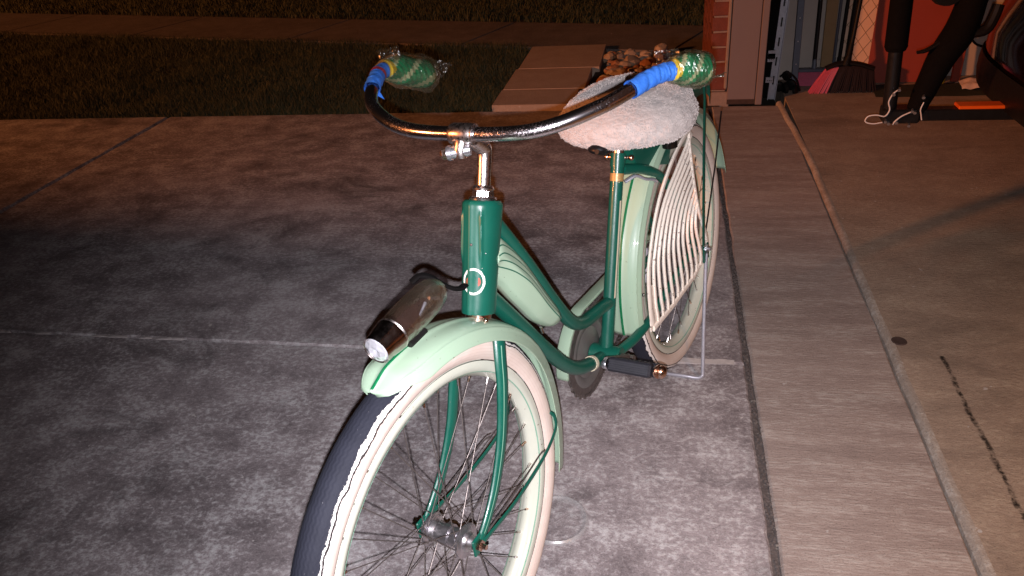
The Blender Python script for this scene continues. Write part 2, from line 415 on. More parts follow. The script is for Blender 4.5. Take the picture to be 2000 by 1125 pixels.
# brushed apron in front of the garage, groove between
ap = empty('garage_apron'); tag(ap, kind='structure')
panel(.259, .628, -4.2, 4.165, APRON, par=ap)
gf = MB(); gf.box(.235, .275, -4.2, 4.2, -.14, -.010); gf.build('expansion_joint', JOINTF, ap, smooth=False)
grit = MB()
for k in range(1100):
    y = random.uniform(.9, 4.1); r = random.uniform(.0015, .005); grit.sphere((random.uniform(.244, .262), y, -.0095+r*.5), (r, r*1.2, r*.8), 6, 4)
tag(grit.build('joint_grit', JOINTF, ap), kind='stuff')
# lip and floor of the garage
lip = MB(); v = []; N = 120
for i in range(N+1):
    y = -2+(4.20+2)*i/N; k = noise.noise(Vector((0, y*6, 2)))*.004; bx = .628+k+(.0 if y < 3.4 else -(y-3.4)*.045)
    v += [(bx, y, -.02), (bx+.003, y, .003), (bx+.010, y, .0105), (bx+.016, y, .0135), (bx+.025, y, .0128), (bx+.028, y, -.02)]
lip.add(v, [(6*i+j, 6*i+j+1, 6*i+7+j, 6*i+6+j) for i in range(N) for j in range(5)])
gfl = MB()
gfl.box(.648, 7.0, -2.2, 4.62, -.12, .0120)
gfo = tag(gfl.build('garage_floor', GFLOOR, smooth=False), kind='structure'); lip.build('threshold_lip', LIPC, gfo)
hole = MB(); hole.lathe([(0, 0), (.0006, .012), (.0016, .019), (-.002, .022)], (.668, 1.925, .0135), (0, 0, 1), 14); hole.build('bolt_hole', RUSTD, gfo)

# sidewalk
def walk_edge(x, far):  # slanted kerbs of the footpath
    return (5.47-.243*x if not far else 6.30-.262*x)
wk = empty('sidewalk'); tag(wk, kind='structure')
xs = [-14, -12.2, -10.4, -8.6, -6.8, -5.0, -3.2, -1.55, .05, 1.6]
for a, b in zip(xs, xs[1:]):
    m = MB(); c = .012; sk = .30
    q = [(a+c, walk_edge(a, 0)), (b-c, walk_edge(b, 0)), (b-c+sk, walk_edge(b+sk, 1)), (a+c+sk, walk_edge(a+sk, 1))]
    m.add([(x, y, -.12) for x, y in q]+[(x, y, -.002) for x, y in q], [(0, 1, 5, 4), (1, 2, 6, 5), (2, 3, 7, 6), (3, 0, 4, 7), (4, 5, 6, 7)]); m.build('sidewalk_slab', WALKC, wk, smooth=False)

# lawn: soil sheet + blades
lawn = MB()
def sheet(mb, poly, z): mb.add([(x, y, z) for x, y in poly], [tuple(range(len(poly)))])
sheet(lawn, [(-14, 4.16), (-.97, 4.16), (-.97, walk_edge(-.97, 0)-.02), (-14, walk_edge(-14, 0)-.02)], -.018)
sheet(lawn, [(-16, walk_edge(-16, 1)+.02), (2, walk_edge(2, 1)+.02), (2, 20), (-16, 20)], -.018)
lo = tag(lawn.build('lawn_soil', SOIL, smooth=False), kind='structure')
def blades(n, xr, yr, ok, hmin, hmax, wmin):
    x = rng.uniform(*xr, n*2); y = yr[0]+(yr[1]-yr[0])*rng.uniform(0, 1, n*2)**1.35
    keep = ok(x, y); x, y = x[keep][:n], y[keep][:n]; n = len(x)
    a = rng.uniform(0, 2*pi, n); h = rng.uniform(hmin, hmax, n); wd = rng.uniform(wmin, wmin*2, n); le = rng.uniform(.2, .9, n)*h; b = rng.uniform(0, 2*pi, n)
    clump = np.array([noise.noise(Vector((p*2.2, q*2.2, 0))) for p, q in zip(x, y)]); h *= 1+.6*clump
    z0 = np.full(n, -.02)
    P0 = np.c_[x-np.cos(a)*wd, y-np.sin(a)*wd, z0]; P1 = np.c_[x+np.cos(a)*wd, y+np.sin(a)*wd, z0]
    M = np.c_[x+np.cos(b)*le*.35, y+np.sin(b)*le*.35, z0+h*.62]
    P2 = M-np.c_[np.cos(a)*wd*.7, np.sin(a)*wd*.7, 0*x]; P3 = M+np.c_[np.cos(a)*wd*.7, np.sin(a)*wd*.7, 0*x]
    T = np.c_[x+np.cos(b)*le, y+np.sin(b)*le, z0+h]
    V = np.stack([P0, P1, P2, P3, T], 1).reshape(-1, 3); k = np.arange(n)*5
    F = np.concatenate([np.c_[k, k+1, k+3], np.c_[k, k+3, k+2], np.c_[k+2, k+3, k+4]])
    return V, F
def grass_obj(name, V, F, label):
    me = bpy.data.meshes.new(name); me.from_pydata(V.tolist(), [], F.tolist()); me.materials.append(GRASS); me.update()
    return tag(link(name, me), label, 'grass', kind='stuff')
V, F = blades(150000, (-7.5, -.96), (4.15, 7.2), lambda x, y: (y < 5.44-.243*x) & (x < -.955+.01*np.sin(y*9)), .025, .06, .0012)
grass_obj('grass', V, F, 'dark short grass between the driveway and the sidewalk')
V, F = blades(60000, (-11, 1.2), (6.3, 10.5), lambda x, y: y > 6.36-.262*x, .03, .07, .0025)
grass_obj('grass', V, F, 'dark grass strip beyond the sidewalk at the top')

# path of three pale slabs
path = empty('slab_path'); tag(path, kind='structure')
for (y0, y1, x0, x1) in ((4.165, 4.475, -.955, -.484), (4.481, 4.955, -.950, -.452), (4.961, 5.58, -.938, -.405)):
    m = MB(); m.box(x0, x1, y0, y1, -.08, .028, .004); m.build('paving_slab', SLABC, path, smooth=False)

# river stones
bed = MB(); sheet(bed, [(-.47, 4.17), (.30, 4.17), (.30, 5.38), (-.41, 5.48)], -.006); tag(bed.build('planting_bed', SOIL, smooth=False), kind='structure')
protos = []
for k in range(10):
    m = MB(); m.sphere((0, 0, 0), 1, 10, 7); sd = k*7.3
    vs = []
    for p in m.v:
        q = Vector(p); d = 1+.45*noise.noise(q*1.1+Vector((sd, 0, 0)))+.12*noise.noise(q*3+Vector((0, sd, 0)))
        q = q*d; q.z = max(-.55, q.z*.68); q.x = max(-.85, min(.9, q.x)); vs.append(tuple(q))
    m.v = vs; protos.append(m.mesh('rock', STONES[k % 4], sharp=28))
placed = []; pnames = ('tan', 'rusty brown', 'grey', 'pale beige')
tries = 0
while len(placed) < 110 and tries < 6000:
    tries += 1
    r = random.uniform(.016, .046) if len(placed) > 12 else random.uniform(.04, .06)
    x = random.uniform(-.365, .03); y = random.uniform(4.40, 5.36)
    if x > -.42+.0 and y < 4.55 and random.random() < .5: continue
    if all((x-a)**2+(y-b)**2 > (.72*(r+c))**2 for a, b, c in placed):
        placed.append((x, y, r))
        pi_ = random.randrange(10); o = link('rock', protos[pi_]); o.location = (x, y, r*.34+random.uniform(0, .014)); o.scale = (r*random.uniform(.9, 1.25), r*random.uniform(.75, 1.05), r*random.uniform(.8, 1.1))
        o.rotation_euler = (random.uniform(-.4, .4), random.uniform(-.4, .4), random.uniform(0, 6.28))
        tag(o, '%s %s river stone lying in the bed beside the pale slab path' % ('big' if r > .042 else 'middling' if r > .028 else 'small', pnames[pi_ % 4]), 'stone', 'river stones in the bed by the slab path')

# ------------------------------------------------------------------ garage
bw = empty('brick_wall', (.24, 4.2, 0)); tag(bw, 'red brick wall end with pale mortar beside the taupe door jamb', 'wall')
core = MB(); core.box(.008, .085, .008, .98, .07, 2.3); core.box(-.0, .11, .0, .99, -.05, .066, .004)
o_ = core.build('mortar_core', MORT, bw, smooth=False)
ch = .0665+.0105; z = .078; k = 0
brm = {}
def brick(x0, x1, y0, y1, z0, z1):
    m = MB(); j = lambda: random.uniform(-.0018, .0018)
    m.box(x0, x1, y0, y1, z0, z1, .003); m.v = [(a+j(), b+j(), c+j()) for a, b, c in m.v]; m.build('brick', BRICK, bw, smooth=False)
while z < .75:
    off = 0 if k % 2 == 0 else .105
    # corner brick shows its end on the return face
    y = 0
    first = .2 if k % 2 == 0 else .095
    brick(0, .090, 0, first, z, z+.0665)
    y = first+.011
    while y < .96:
        L = min(.2, .985-y); brick(0, .09, y, y+L, z, z+.0665); y += L+.011
    z += ch; k += 1
ub = MB()
while z < 2.2:
    ub.box(0, .090, 0, .98, z, z+.0665, .003); z += ch
tag(ub.build('upper_courses', BRICK, bw, smooth=False), kind='stuff')

jb = empty('door_jamb', (.31, 4.18, 0)); tag(jb, 'taupe painted garage door jamb with a narrow stop strip and dark rotten foot', 'door jamb')
m = MB(); m.box(.026, .170, .0, .03, .03, 2.25, .003); m.build('face_board', JAMB, jb, smooth=False)
m = MB(); m.box(.028, .168, .004, .03, .004, .0295); m.build('rotten_foot', RUSTD, jb, smooth=False)
m = MB(); m.box(.1725, .207, -.008, .03, .002, 2.25, .003); m.build('stop_strip', JAMB, jb, smooth=False)
m = MB(); m.box(.03, .20, .033, .12, .0, 2.25); m.build('stud', PLY, jb, smooth=False)
m = MB(); m.box(.006, .022, -.004, .03, .09, 2.25, .004); m.v = [(a+.003*noise.noise(Vector((c*40, 0, 0))), b, c) for a, b, c in m.v]; m.build('caulk_bead', MORT, jb, smooth=False)

gw = MB(); gw.box(.36, 7, 4.62, 4.74, -.05, 2.4); gwo = tag(gw.build('garage_wall', PLASTER, smooth=False), 'grey wallboard side wall inside the garage behind the leaning tools', 'wall')
gb = MB(); gb.box(6.9, 7.0, -2.2, 4.615, 0, 2.4); tag(gb.build('garage_back_wall', PLASTER, smooth=False), 'plain rear wall at the far end of the garage', 'wall')
# garage ceiling keeps the interior dark
gc = MB(); gc.box(.33, 7.0, -2.2, 4.74, 2.42, 2.5); tag(gc.build('garage_ceiling', PLASTER, smooth=False), kind='structure')
# leaning and stored things --------------------------------------------------
def strip(mb, a, b, wx, wy):  # bar between two points, rectangular section
    a = Vector(a); b = Vector(b); mb.tube([a, b], [(wy*.7071, wx*.7071)]*2, 4, True, up=None)
def leanbox(mb, b, t, hw, hd, c=0):
    b = Vector(b); t = Vector(t); ax = (t-b); L = ax.length; ax.normalize(); X = Vector((1, 0, 0)); X = (X-ax*X.dot(ax)).normalized(); Y = ax.cross(X)
    M = Matrix((X, Y, ax)).transposed().to_4x4(); M.translation = b
    mb.box(-hw, hw, -hd, hd, 0, L, c, M=M); return M, L
# galvanised track leaning behind the jamb
tr = empty('metal_track', (.585, 4.25, 0)); tag(tr, 'slotted galvanised steel track leaning just right of the taupe jamb', 'metal rail')
m = MB(); M, L = leanbox(m, (-.010, .03, .0), (.082, .10, 1.9), .019, .002); m.build('web', GALV, tr, smooth=False)
for sx in (-1, 1):
    m = MB(); M2 = M.copy(); m.box(.019*sx-.0015, .019*sx+.0015, -.022, .0025, 0, L, M=M); m.build('flange', GALV, tr, smooth=False)
for q in range(12):
    m = MB(); m.box(-.004, .004, -.0045, -.0022, .08+q*.1, .125+q*.1, M=M); m.build('slot', BLACKP, tr, smooth=False)
hg = empty('hinge_bracket', (.545, 4.245, 0)); tag(hg, 'small galvanised hinge brackets on the black box behind the jamb edge', 'bracket')
for zz in (.10, .21, .225):
    m = MB(); m.box(-.01, .028, -.004, .004, zz, zz+(.03 if zz < .2 else .045), .001); m.build('plate', GALV, hg, smooth=False)
    for dx in (.0, .010, .018):
        m = MB(); m.lathe([(0, 0), (0, .0028), (.0006, .0028)], (dx, -.0052, zz+.012), (0, 1, 0), 8); m.build('bolt_hole', BLACKP, hg)
dark = MB(); dark.box(.535, .60, 4.30, 4.60, .0, 1.9, .004); tag(dark.build('black_case', BLACKF, smooth=False), 'tall black case standing in the gap behind the jamb', 'case')
sp = empty('steel_post', (.70, 4.42, 0)); tag(sp, 'slate grey steel post with punched holes leaning on the garage wall', 'post')
m = MB(); M, L = leanbox(m, (.01, .0, .05), (-.015, .12, 1.8), .017, .012, .002); m.build('post', SLATE, sp, smooth=False)
for q in range(8):
    m = MB(); m.lathe([(0, 0), (0, .0035), (.0008, .0035)], M @ Vector((0, -.0135, .1+q*.12)), (0, 1, 0), 8); m.build('hole', ZINC, sp)
wl = empty('caster_wheels', (.655, 4.36, 0)); tag(wl, 'black caster wheels tangled on the floor at the foot of the grey post', 'casters')
for (x, y, z, r, a) in ((0, 0, .035, .032, .3), (.035, .03, .045, .030, 1.0), (.055, -.01, .028, .026, -.5), (-.03, .02, .04, .028, 1.6), (.01, .05, .09, .026, .8)):
    m = MB(); m.lathe([(-.011, .004), (-.011, r*.8), (-.008, r), (.008, r), (.011, r*.8), (.011, .004)], (x, y, z), (cos(a), sin(a), .2), 16); m.build('wheel', BLACKP, wl)
m = MB(); m.tube(smoothpts([(-.03, 0, .1), (0, -.03, .13), (.05, -.02, .09), (.08, 0, .02)], 5), .006, 8); m.build('fork', BLACKM, wl)
# pink push broom behind
pb = empty('push_broom', (.82, 4.50, 0)); tag(pb, 'pink bristled push broom with thin black handle behind the grey post', 'broom')
m = MB(); m.tube([(0, .01, .13), (-.015, .09, 1.35)], .012, 10); m.build('handle', BLACKP, pb)
m = MB(); m.tube([(0, .0, .10), (0, .01, .15)], [.014, .011], 10); m.build('socket', SLATE, pb)
m = MB(); m.box(-.085, .10, -.018, .018, .085, .105, .004); m.build('head', SLATE, pb, smooth=False)
for q in range(30):
    x = -.082+.18*q/29; m = MB(); m.tube([(x, -.012, .086), (x*1.05, -.02, 0.012)], [.0035, .0045], 5); m.build('bristle', simple_pink if False else PINK, pb)
# timber, poles
tb = MB(); leanbox(tb, (.897, 4.575, .01), (.86, 4.60, 1.9), .030, .012, .002); tag(tb.build('timber_board', PLY, smooth=False), 'narrow raw timber board leaning upright on the garage wall', 'board')
for i, (x, dx, r, mt, lab) in enumerate(((.935, -.01, .007, SLATE, 'thin grey rod leaning beside the raw timber board'), (.962, .02, .009, BLACKP, 'left one of the two black poles behind the broom'), (.999, .03, .0115, BLACKP, 'thicker right one of the two black poles behind the broom'))):
    po = empty('pole', (x, 4.578, 0)); tag(po, lab, 'pole')
    m = MB(); m.tube([(0, 0, .02), (dx, .022, 1.6)], r*1.15, 10); m.build('shaft', mt, po)
    m = MB(); m.tube([(0, 0, .0), (0, .0, .14)], [r*1.7, r*1.3], 10); m.build('ferrule', mt, po)
# peach diamond lattice board
lb = empty('lattice_board', (1.06, 4.585, 0)); tag(lb, 'peach coloured board with a diamond pattern behind the broom handle', 'board')
m = MB(); m.box(-.10, .14, 0, .012, .06, 1.7); m.build('panel', LATT, lb, smooth=False)
kk = 0
dz = .090; dx = .066
for s in (-1, 1):
    for q in range(-6, 14):
        zc = .0+q*dz
        pts = []
        for xx in (-.10, .14):
            pts.append((xx, zc+s*(xx-.02)*dz/dx))
        (xa, za), (xb, zb) = pts
        # clip to the board
        def cl(xa, za, xb, zb, lim, lo):
            if (za < lim) == lo and (zb < lim) == lo: return None
            if (za < lim) == lo: t = (lim-za)/(zb-za); xa, za = xa+(xb-xa)*t, lim
            if (zb < lim) == lo: t = (lim-za)/(zb-za); xb, zb = xa+(xb-xa)*t, lim
            return xa, za, xb, zb
        r1 = cl(xa, za, xb, zb, .062, True)
        if not r1: continue
        r1 = cl(*r1, 1.0, False)
        if not r1: continue
        xa, za, xb, zb = r1
        m = MB(); m.tube([(xa, -.0006-.0006*(s+1), za), (xb, -.0006-.0006*(s+1), zb)], [(.0013, .0013)]*2, 4); m.build('diamond_line', PLY, lb, smooth=False)  # thin raised lines crossing in diamonds
# angle broom
br = empty('angle_broom', (.95, 4.35, 0)); tag(br, 'large angled broom with pink and dark bristles and black handle', 'broom')
m = MB(); m.tube([(.010, .0, .20), (.030, .05, .30), (.115, .22, 1.25)], [.013, .0115, .0115], 12); m.build('handle', BLACKP, br)
m = MB(); m.tube([(.0, .0, .155), (.012, .005, .20), (.022, .03, .26)], [(.026, .03), (.016, .016), (.0135, .0135)], 12); m.build('socket', BLACKP, br)
m = MB(); top = []
hd = smoothpts([(-.098, 0, .138), (-.05, 0, .160), (.0, 0, .166), (.07, 0, .158), (.145, 0, .132)], 5)
m.tube(hd, [(.014, .018)]*len(hd), 10, up=(0, 0, 1)); m.build('head', BLACKP, br)
nb = 0
for row in range(3):
    for q in range(44):
        t = q/43; x0 = lerp(-.095, .140, t); zt = lerp(.135, .145, t)+.012*sin(pi*t)
        x1 = lerp(-.168, .168, t)+random.uniform(-.004, .004); z1 = .012
        m = MB(); y0 = (row-1)*.009
        m.tube([(x0, y0, zt), (lerp(x0, x1, .5)+.003*sin(q), y0*1.5, .075), (x1, y0*2.2-.006, z1)], [.0030, .0036, .0026], 5)
        m.build('bristle_tuft', PINK if t < .26 else DARKB, br); nb += 1
# red board on legs
rb = empty('red_board', (1.30, 4.50, 0)); tag(rb, 'large red panel standing on edge behind the black rack posts', 'board')
m = MB(); m.add([(-.20, .0, .015), (.195, .0, .015), (.195, .012, .015), (-.20, .012, .015), (-.168, .085, 1.1), (.20, .085, 1.1), (.20, .097, 1.1), (-.168, .097, 1.1)], [(0, 1, 5, 4), (1, 2, 6, 5), (2, 3, 7, 6), (3, 0, 4, 7), (4, 5, 6, 7), (0, 3, 2, 1)]); m.build('panel', REDP, rb, smooth=False)
m = MB(); leanbox(m, (.252, -.01, .015), (.272, .085, 1.1), .022, .012, .003); m.build('leg', REDP, rb, smooth=False)
# mat, cloth, bottle
mt = MB(); N = 34; vs = []; 
for j in range(6):
    for i in range(N+1):
        x = lerp(1.10, 1.95, i/N); y = lerp(4.23, 4.47, j/5); vs.append((x, y+.006*noise.noise(Vector((x*12, j, 0))), .020+.007*noise.noise(Vector((x*9, y*20, 1)))+(0 if 0 < j < 5 else -.008)))
mt.add(vs, [(j*(N+1)+i, j*(N+1)+i+1, (j+1)*(N+1)+i+1, (j+1)*(N+1)+i) for j in range(5) for i in range(N)]); tag(mt.build('floor_mat', MATG), 'dark green shaggy mat lying along the foot of the garage wall', 'mat')
bt = empty('bottle', (1.455, 4.42, .03)); tag(bt, 'green topped yellow bottle standing in front of the red leg', 'bottle')
m = MB(); m.lathe([(0, 0), (0, .021), (.004, .023), (.055, .023), (.060, .020)], (0, 0, 0), (0, 0, 1), 16); m.build('base', YELLOW, bt)
m = MB(); m.lathe([(.0602, .019), (.12, .019), (.16, .010), (.20, .008), (.20, 0)], (0, 0, 0), (0, 0, 1), 16); m.build('neck', GREENP, bt)
cl = MB(); vs = []; 
for j in range(13):
    for i in range(25):
        u, v_ = i/24, j/12; x = lerp(1.53, 1.72, u); y = lerp(4.30, 4.42, v_); hgt = .035*sin(pi*min(1, max(0, v_)))**.5*(1-abs(u-.5)**3*4)
        vs.append((x, y, .028+max(0, hgt)+.012*noise.noise(Vector((x*28, y*28, 0)))))
cl.add(vs, [(j*25+i, j*25+i+1, (j+1)*25+i+1, (j+1)*25+i) for j in range(12) for i in range(24)]); tag(cl.build('rag', CLOTH), 'crumpled pale rag lying on the dark mat', 'rag')
jg = empty('clear_jug', (1.745, 4.36, .028)); tag(jg, 'clear plastic jug standing next to the pale rag by the car', 'jug')
m = MB(); m.lathe([(0, 0), (0, .055), (.02, .058), (.05, .050), (.13, .018), (.30, .014), (.30, .0)], (0, 0, 0), (0, 0, 1), 20); m.build('body', CLEAR, jg)
hc = MB(); hc.tube(smoothpts([(1.60, 4.60, .28), (1.64, 4.60, .20), (1.70, 4.60, .17), (1.80, 4.60, .165), (1.95, 4.60, .18)], 6), .006, 8); tag(hc.build('black_hose', BLACKP), 'thin black hose hanging low on the wall right of the red leg', 'hose')

# ------------------------------------------------------------------ car and hitch rack
car = empty('parked_car', (1.30, 3.05, 0)); tag(car, 'dark maroon car parked inside the garage at the right edge', 'car')
def carbody():
    m = MB(); ny = 29; prof = [(.14, .22), (.03, .25), (-.02, .33), (-.035, .42), (-.03, .52), (.0, .60), (.035, .68), (.05, .80), (.07, .92), (.12, 1.0), (.35, 1.45), (.8, 1.55), (1.6, 1.56), (2.2, 1.45)]
    vs = []
    for j in range(ny):
        t = j/(ny-1)*2-1; y = t*.88
        cx = .30*abs(t)**3.2; tum = .10
        for (x, z) in prof:
            tw = 1-tum*max(0, (z-.8))/.7*1.3
            vs.append((x+cx, y*tw, z))
    n = len(prof)
    m.add(vs, [(j*n+i, j*n+i+1, (j+1)*n+i+1, (j+1)*n+i) for j in range(ny-1) for i in range(n-1)])
    for s in (-1, 1):
        j = 0 if s < 0 else ny-1
        side = [vs[j*n+i] for i in range(n)]; L = 4.2
        ext = [(side[-1][0], side[-1][1], side[-1][2]), (2.8, s*.80, 1.05), (L, s*.82, .85), (L, s*.86, .22)]
        m.add(side+ext[1:], [tuple(range(n+3))])
    roof = [vs[n-1], vs[(ny-1)*n+n-1], (2.8, .8, 1.05), (2.8, -.8, 1.05), (4.2, -.82, .85), (4.2, .82, .85), (4.2, .86, .22), (4.2, -.86, .22)]
    m.add(roof, [(0, 1, 2, 3), (3, 2, 5, 4), (4, 5, 6, 7)])
    return m
carbody().build('body', CARP, car)
for s in (-1, 1):
    m = MB(); vs = []
    for j in range(9):
        for i in range(7):
            y = s*lerp(.52, .80, j/8); t = abs(y)/.88; z = lerp(.64, .86, i/6); vs.append((.30*t**3.2+lerp(.018, .060, i/6)-.028, y, z))
    m.add(vs, [(j*7+i, j*7+i+1, (j+1)*7+i+1, (j+1)*7+i) for j in range(8) for i in range(6)]); m.build('tail_light', TAIL, car)
m = MB(); 
vs = []
for j in range(25):
    t = j/24*2-1
    for (x, z) in ((-.045, .30), (-.052, .34), (-.052, .38), (-.046, .42)): vs.append((x+.30*abs(t)**3.2, t*.87, z))
m.add(vs, [(j*4+i, j*4+i+1, (j+1)*4+i+1, (j+1)*4+i) for j in range(24) for i in range(3)]); m.build('bumper_trim', BLACKP, car)
m = MB(); m.add([(.115, -.66, 1.02), (.115, .66, 1.02), (.34, .60, 1.42), (.34, -.60, 1.42)], [(0, 1, 2, 3)]); m.build('rear_window', GLASSD, car)
for sx in (.75, 3.4):
    for sy in (-.80, .80):
        wh = MB(); wh.lathe([(-.1, .0), (-.1, .27), (-.09, .31), (-.05, .32), (.05, .32), (.09, .31), (.1, .27), (.1, .2), (.07, .19), (.07, 0)], (sx, sy, .32), (0, 1 if sy > 0 else -1, 0), 28); wh.build('wheel', [RUBBER], car)
# rack
rk = empty('hitch_bike_rack', (.84, 3.10, .26)); tag(rk, 'black hitch bicycle rack with padded posts and dangling silver pin cables', 'bike rack')
m = MB(); m.box(.0, .66, -.025, .025, .005, .050, .004); m.build('hitch_bar', BLACKM, rk, smooth=False)
m = MB(); m.box(.255, .425, -.034, .026, .051, .064, .003); m.build('orange_reflector', ORANGE, rk, smooth=False)
m = MB(); m.box(-.005, .125, -.04, .04, .0, .055, .006); m.build('pivot_block', BLACKM, rk, smooth=False)
m = MB(); m.tube([(.02, 0, .04), (.005, .0, .30)], [(.026, .026)]*2, 14); m.build('lower_post', BLACKM, rk)
m = MB(); m.tube([(.0045, 0, .285), (-.012, 0, .62)], [(.040, .040), (.038, .038)], 16); m.tube([(.006, 0, .27), (.005, 0, .286)], [(.034, .034), (.041, .041)], 16); m.build('foam_sleeve', BLACKF, rk)
m = MB(); m.tube(smoothpts([(.115, 0, .04), (.135, 0, .12), (.17, 0, .24), (.215, 0, .34), (.235, 0, .47), (.25, 0, .62)], 4), [.034, .036, .037, .040, .042, .043, .045, .048, .05, .052, .054, .055, .055, .054, .052, .05, .05, .05, .05, .05, .05], 14); m.build('arm', BLACKF, rk)
m = MB(); m.tube(smoothpts([(.075, -.02, .265), (.105, -.02, .272), (.15, -.01, .30), (.20, 0, .36), (.22, 0, .44), (.225, 0, .55)], 5), [(.006, .012)]*3+[(.007, .014)]*23, 8); m.build('strap_hook', BLACKP, rk)
m = MB(); m.lathe([(-.02, 0), (-.02, .05), (.02, .055), (.02, 0)], (.145, 0, .475), (0, 1, 0), 18); m.build('cradle', BLACKP, rk)
m = MB(); m.tube(smoothpts([(.25, -.02, .33), (.29, -.02, .34), (.31, -.01, .38), (.32, 0, .42)], 4), [.02]*13, 10); m.build('knob', BLACKP, rk)
m = MB(); m.tube(smoothpts([(.028, -.045, .135), (.010, -.05, .120), (.0, -.05, .09), (.008, -.05, .06), (-.005, -.05, .035), (-.035, -.05, .040), (-.065, -.05, .035), (-.072, -.05, .015), (-.045, -.05, .006), (-.01, -.048, .010)], 6), .0026, 8); m.build('pin_cable', WHITEC, rk)
m = MB(); m.tube(smoothpts([(.030, -.045, -.0), (.035, -.05, .015), (.055, -.052, .035), (.085, -.05, .050)], 6), .0026, 8); m.build('pin_cable', WHITEC, rk)
m = MB(); m.tube(smoothpts([(.125, -.045, .085), (.117, -.05, .06), (.122, -.05, .04), (.128, -.05, .018)], 6), .0022, 8); m.build('pin_cable', WHITEC, rk)
for (x, z) in ((.028, .135), (.012, .118), (.0, .012), (.012, .005), (.088, .052), (.098, .047), (.040, .008), (.085, -.004), (.118, .105)):
    m = MB(); m.tube([(x, -.055, z), (x+.004, -.040, z+.004)], [.006, .0045], 10); m.build('pin', ZINC, rk)

# ------------------------------------------------------------------ added board fence, out of view: put here to shade the driveway from the street lamp
fn = empty('added_shade_fence', (1.2, -.92, 0)); tag(fn, 'added board fence out of view that shades the driveway from the street lamp', 'fence')
m = MB(); m.box(-.075, .075, -.011, .011, .03, 1.56, .003); bme = m.mesh('board', PLY, smooth=False)
m = MB(); m.box(-.045, .045, -.045, .045, 0, 1.5, .004); pme = m.mesh('post', PLY, smooth=False)
pts = [Vector((0, 0, 0)), Vector((-6.0, .01, 0)), Vector((-13.2, .95, 0))]
for a, b in zip(pts, pts[1:]):
    L = (b-a).length; n = int(L/.154); ang = atan2((b-a).y, (b-a).x)
    for k in range(n):
        o = link('board', bme, fn); o.location = a.lerp(b, (k+.5)/n); o.rotation_euler = (0, 0, ang); o.scale = (L/n/.1515, 1, 1+random.uniform(-.006, .006))
        if k % 16 == 0:
            o = link('post', pme, fn); o.location = a.lerp(b, (k+.5)/n)+Vector((0, -.06, 0)); o.rotation_euler = (0, 0, ang)
    for zz in (.35, 1.2):
        m = MB(); M = Matrix.Translation(a) @ Matrix.Rotation(ang, 4, 'Z'); m.box(0, L, -.0, .035, zz, zz+.07, .003, M=Matrix.Translation((0, -.049, 0)) @ M); m.build('rail', PLY, fn, smooth=False)

# clear lid on the driveway by the front wheel
ld = MB(); ld.lathe([(.0, 0), (.0015, .052), (.003, .058), (.007, .062), (.009, .066), (.006, .070), (.001, .071)], (-.205, 1.178, .001), (0, 0, 1), 48); tag(ld.build('plastic_lid', LIDM), 'round clear plastic lid lying on the driveway beside the front wheel', 'lid')

# ================================================================== BICYCLE
bike = empty('bicycle', (.0718, 1.8464, .0015), (rad(5.1865), 0, rad(-109.3198)))
tag(bike, 'vintage green and mint step-through bicycle with fleece covered saddle and taped handlebar', 'bicycle')
RA = Vector((0, 0, .3354)); FA = Vector((1.0959, 0, .3354)); BB = Vector((.4726, 0, .2869))

# ---- wheels
def tyre(parent):
    m = MB(); prof = []; at = []; n = 30; rc = .3354-.0272; r = .0272
    for i in range(n+1):
        a = lerp(-2.35, 2.35, i/n); prof.append((sin(a)*r*1.0, rc+cos(a)*r)); at.append(a/1.9)
    m.lathe(prof, (0, 0, 0), (0, 1, 0), 360, attr=at); return m.build('tyre', TYRE, parent, attr=True, sharp=0)
def rim(parent):
    m = MB(); m.lathe([(-.0195, .287), (-.0205, .279), (-.0190, .2705), (-.0150, .268), (-.0105, .2655), (-.005, .2600), (.005, .2600), (.0105, .2655), (.0150, .268), (.0190, .2705), (.0205, .279), (.0195, .287)], (0, 0, 0), (0, 1, 0), 144)
    m.build('rim', RIMP, parent, sharp=0)
    for s in (-1, 1):
        m = MB(); m.lathe([(s*.0172, .2688), (s*.0181, .2690), (s*.0190, .2702)], (0, -.0003*0, 0), (0, 1, 0), 144)
        m.v = [(x*.9985, y+s*.0005, z*.9985) for x, y, z in m.v]; m.build('pinstripe', CREAMPIN, parent)
def spokes(parent, fr, fy, off=0):
    sm = MB(); mats = DARKST
    for k in range(36):
        side = 1 if k % 2 else -1; j = k//2; lead = 1 if j % 2 else -1
        ar = 2*pi*k/36+off
        ah = ar+lead*rad(62)+rad(5)*side
        a = Vector((cos(ah)*fr, side*(fy+.002*lead), sin(ah)*fr)); b = Vector((cos(ar)*.262, side*.003, sin(ar)*.262))
        m = MB(); m.tube([a, b], .00092, 6); m.build('spoke', mats, parent)
        d = (a-b).normalized(); m = MB(); m.tube([b-d*.002, b+d*.014], [.0026, .0021], 7); m.build('spoke_nipple', SILVER if k % 3 else BRASS, parent)
fw = empty('wheel', FA, parent=bike); tyre(fw); rim(fw); spokes(fw, .0225, .031, .05)
m = MB()
m.lathe([(-.050, .004), (-.050, .010), (-.043, .012), (-.040, .016), (-.036, .0175), (-.0345, .0285), (-.031, .0285), (-.029, .019), (-.022, .0165), (-.0215, .0175), (-.0205, .0165), (-.006, .0155), (-.0055, .019), (.0055, .019), (.006, .0155), (.0205, .0165), (.0215, .0175), (.022, .0165), (.029, .019), (.031, .0285), (.0345, .0285), (.036, .0175), (.040, .016), (.043, .012), (.050, .010), (.050, .004)], n=28)
m.build('hub', simple('tarnished_hub_chrome', (.50, .48, .50), .34, .95, var=.4, sc=60, bump=.3), fw)
m = MB(); m.tube([(0, -.072, 0), (0, .072, 0)], .0045, 10)
for s in (-1, 1): m.lathe([(s*.054, .004), (s*.054, .0095), (s*.063, .0095), (s*.063, .004)], n=6)
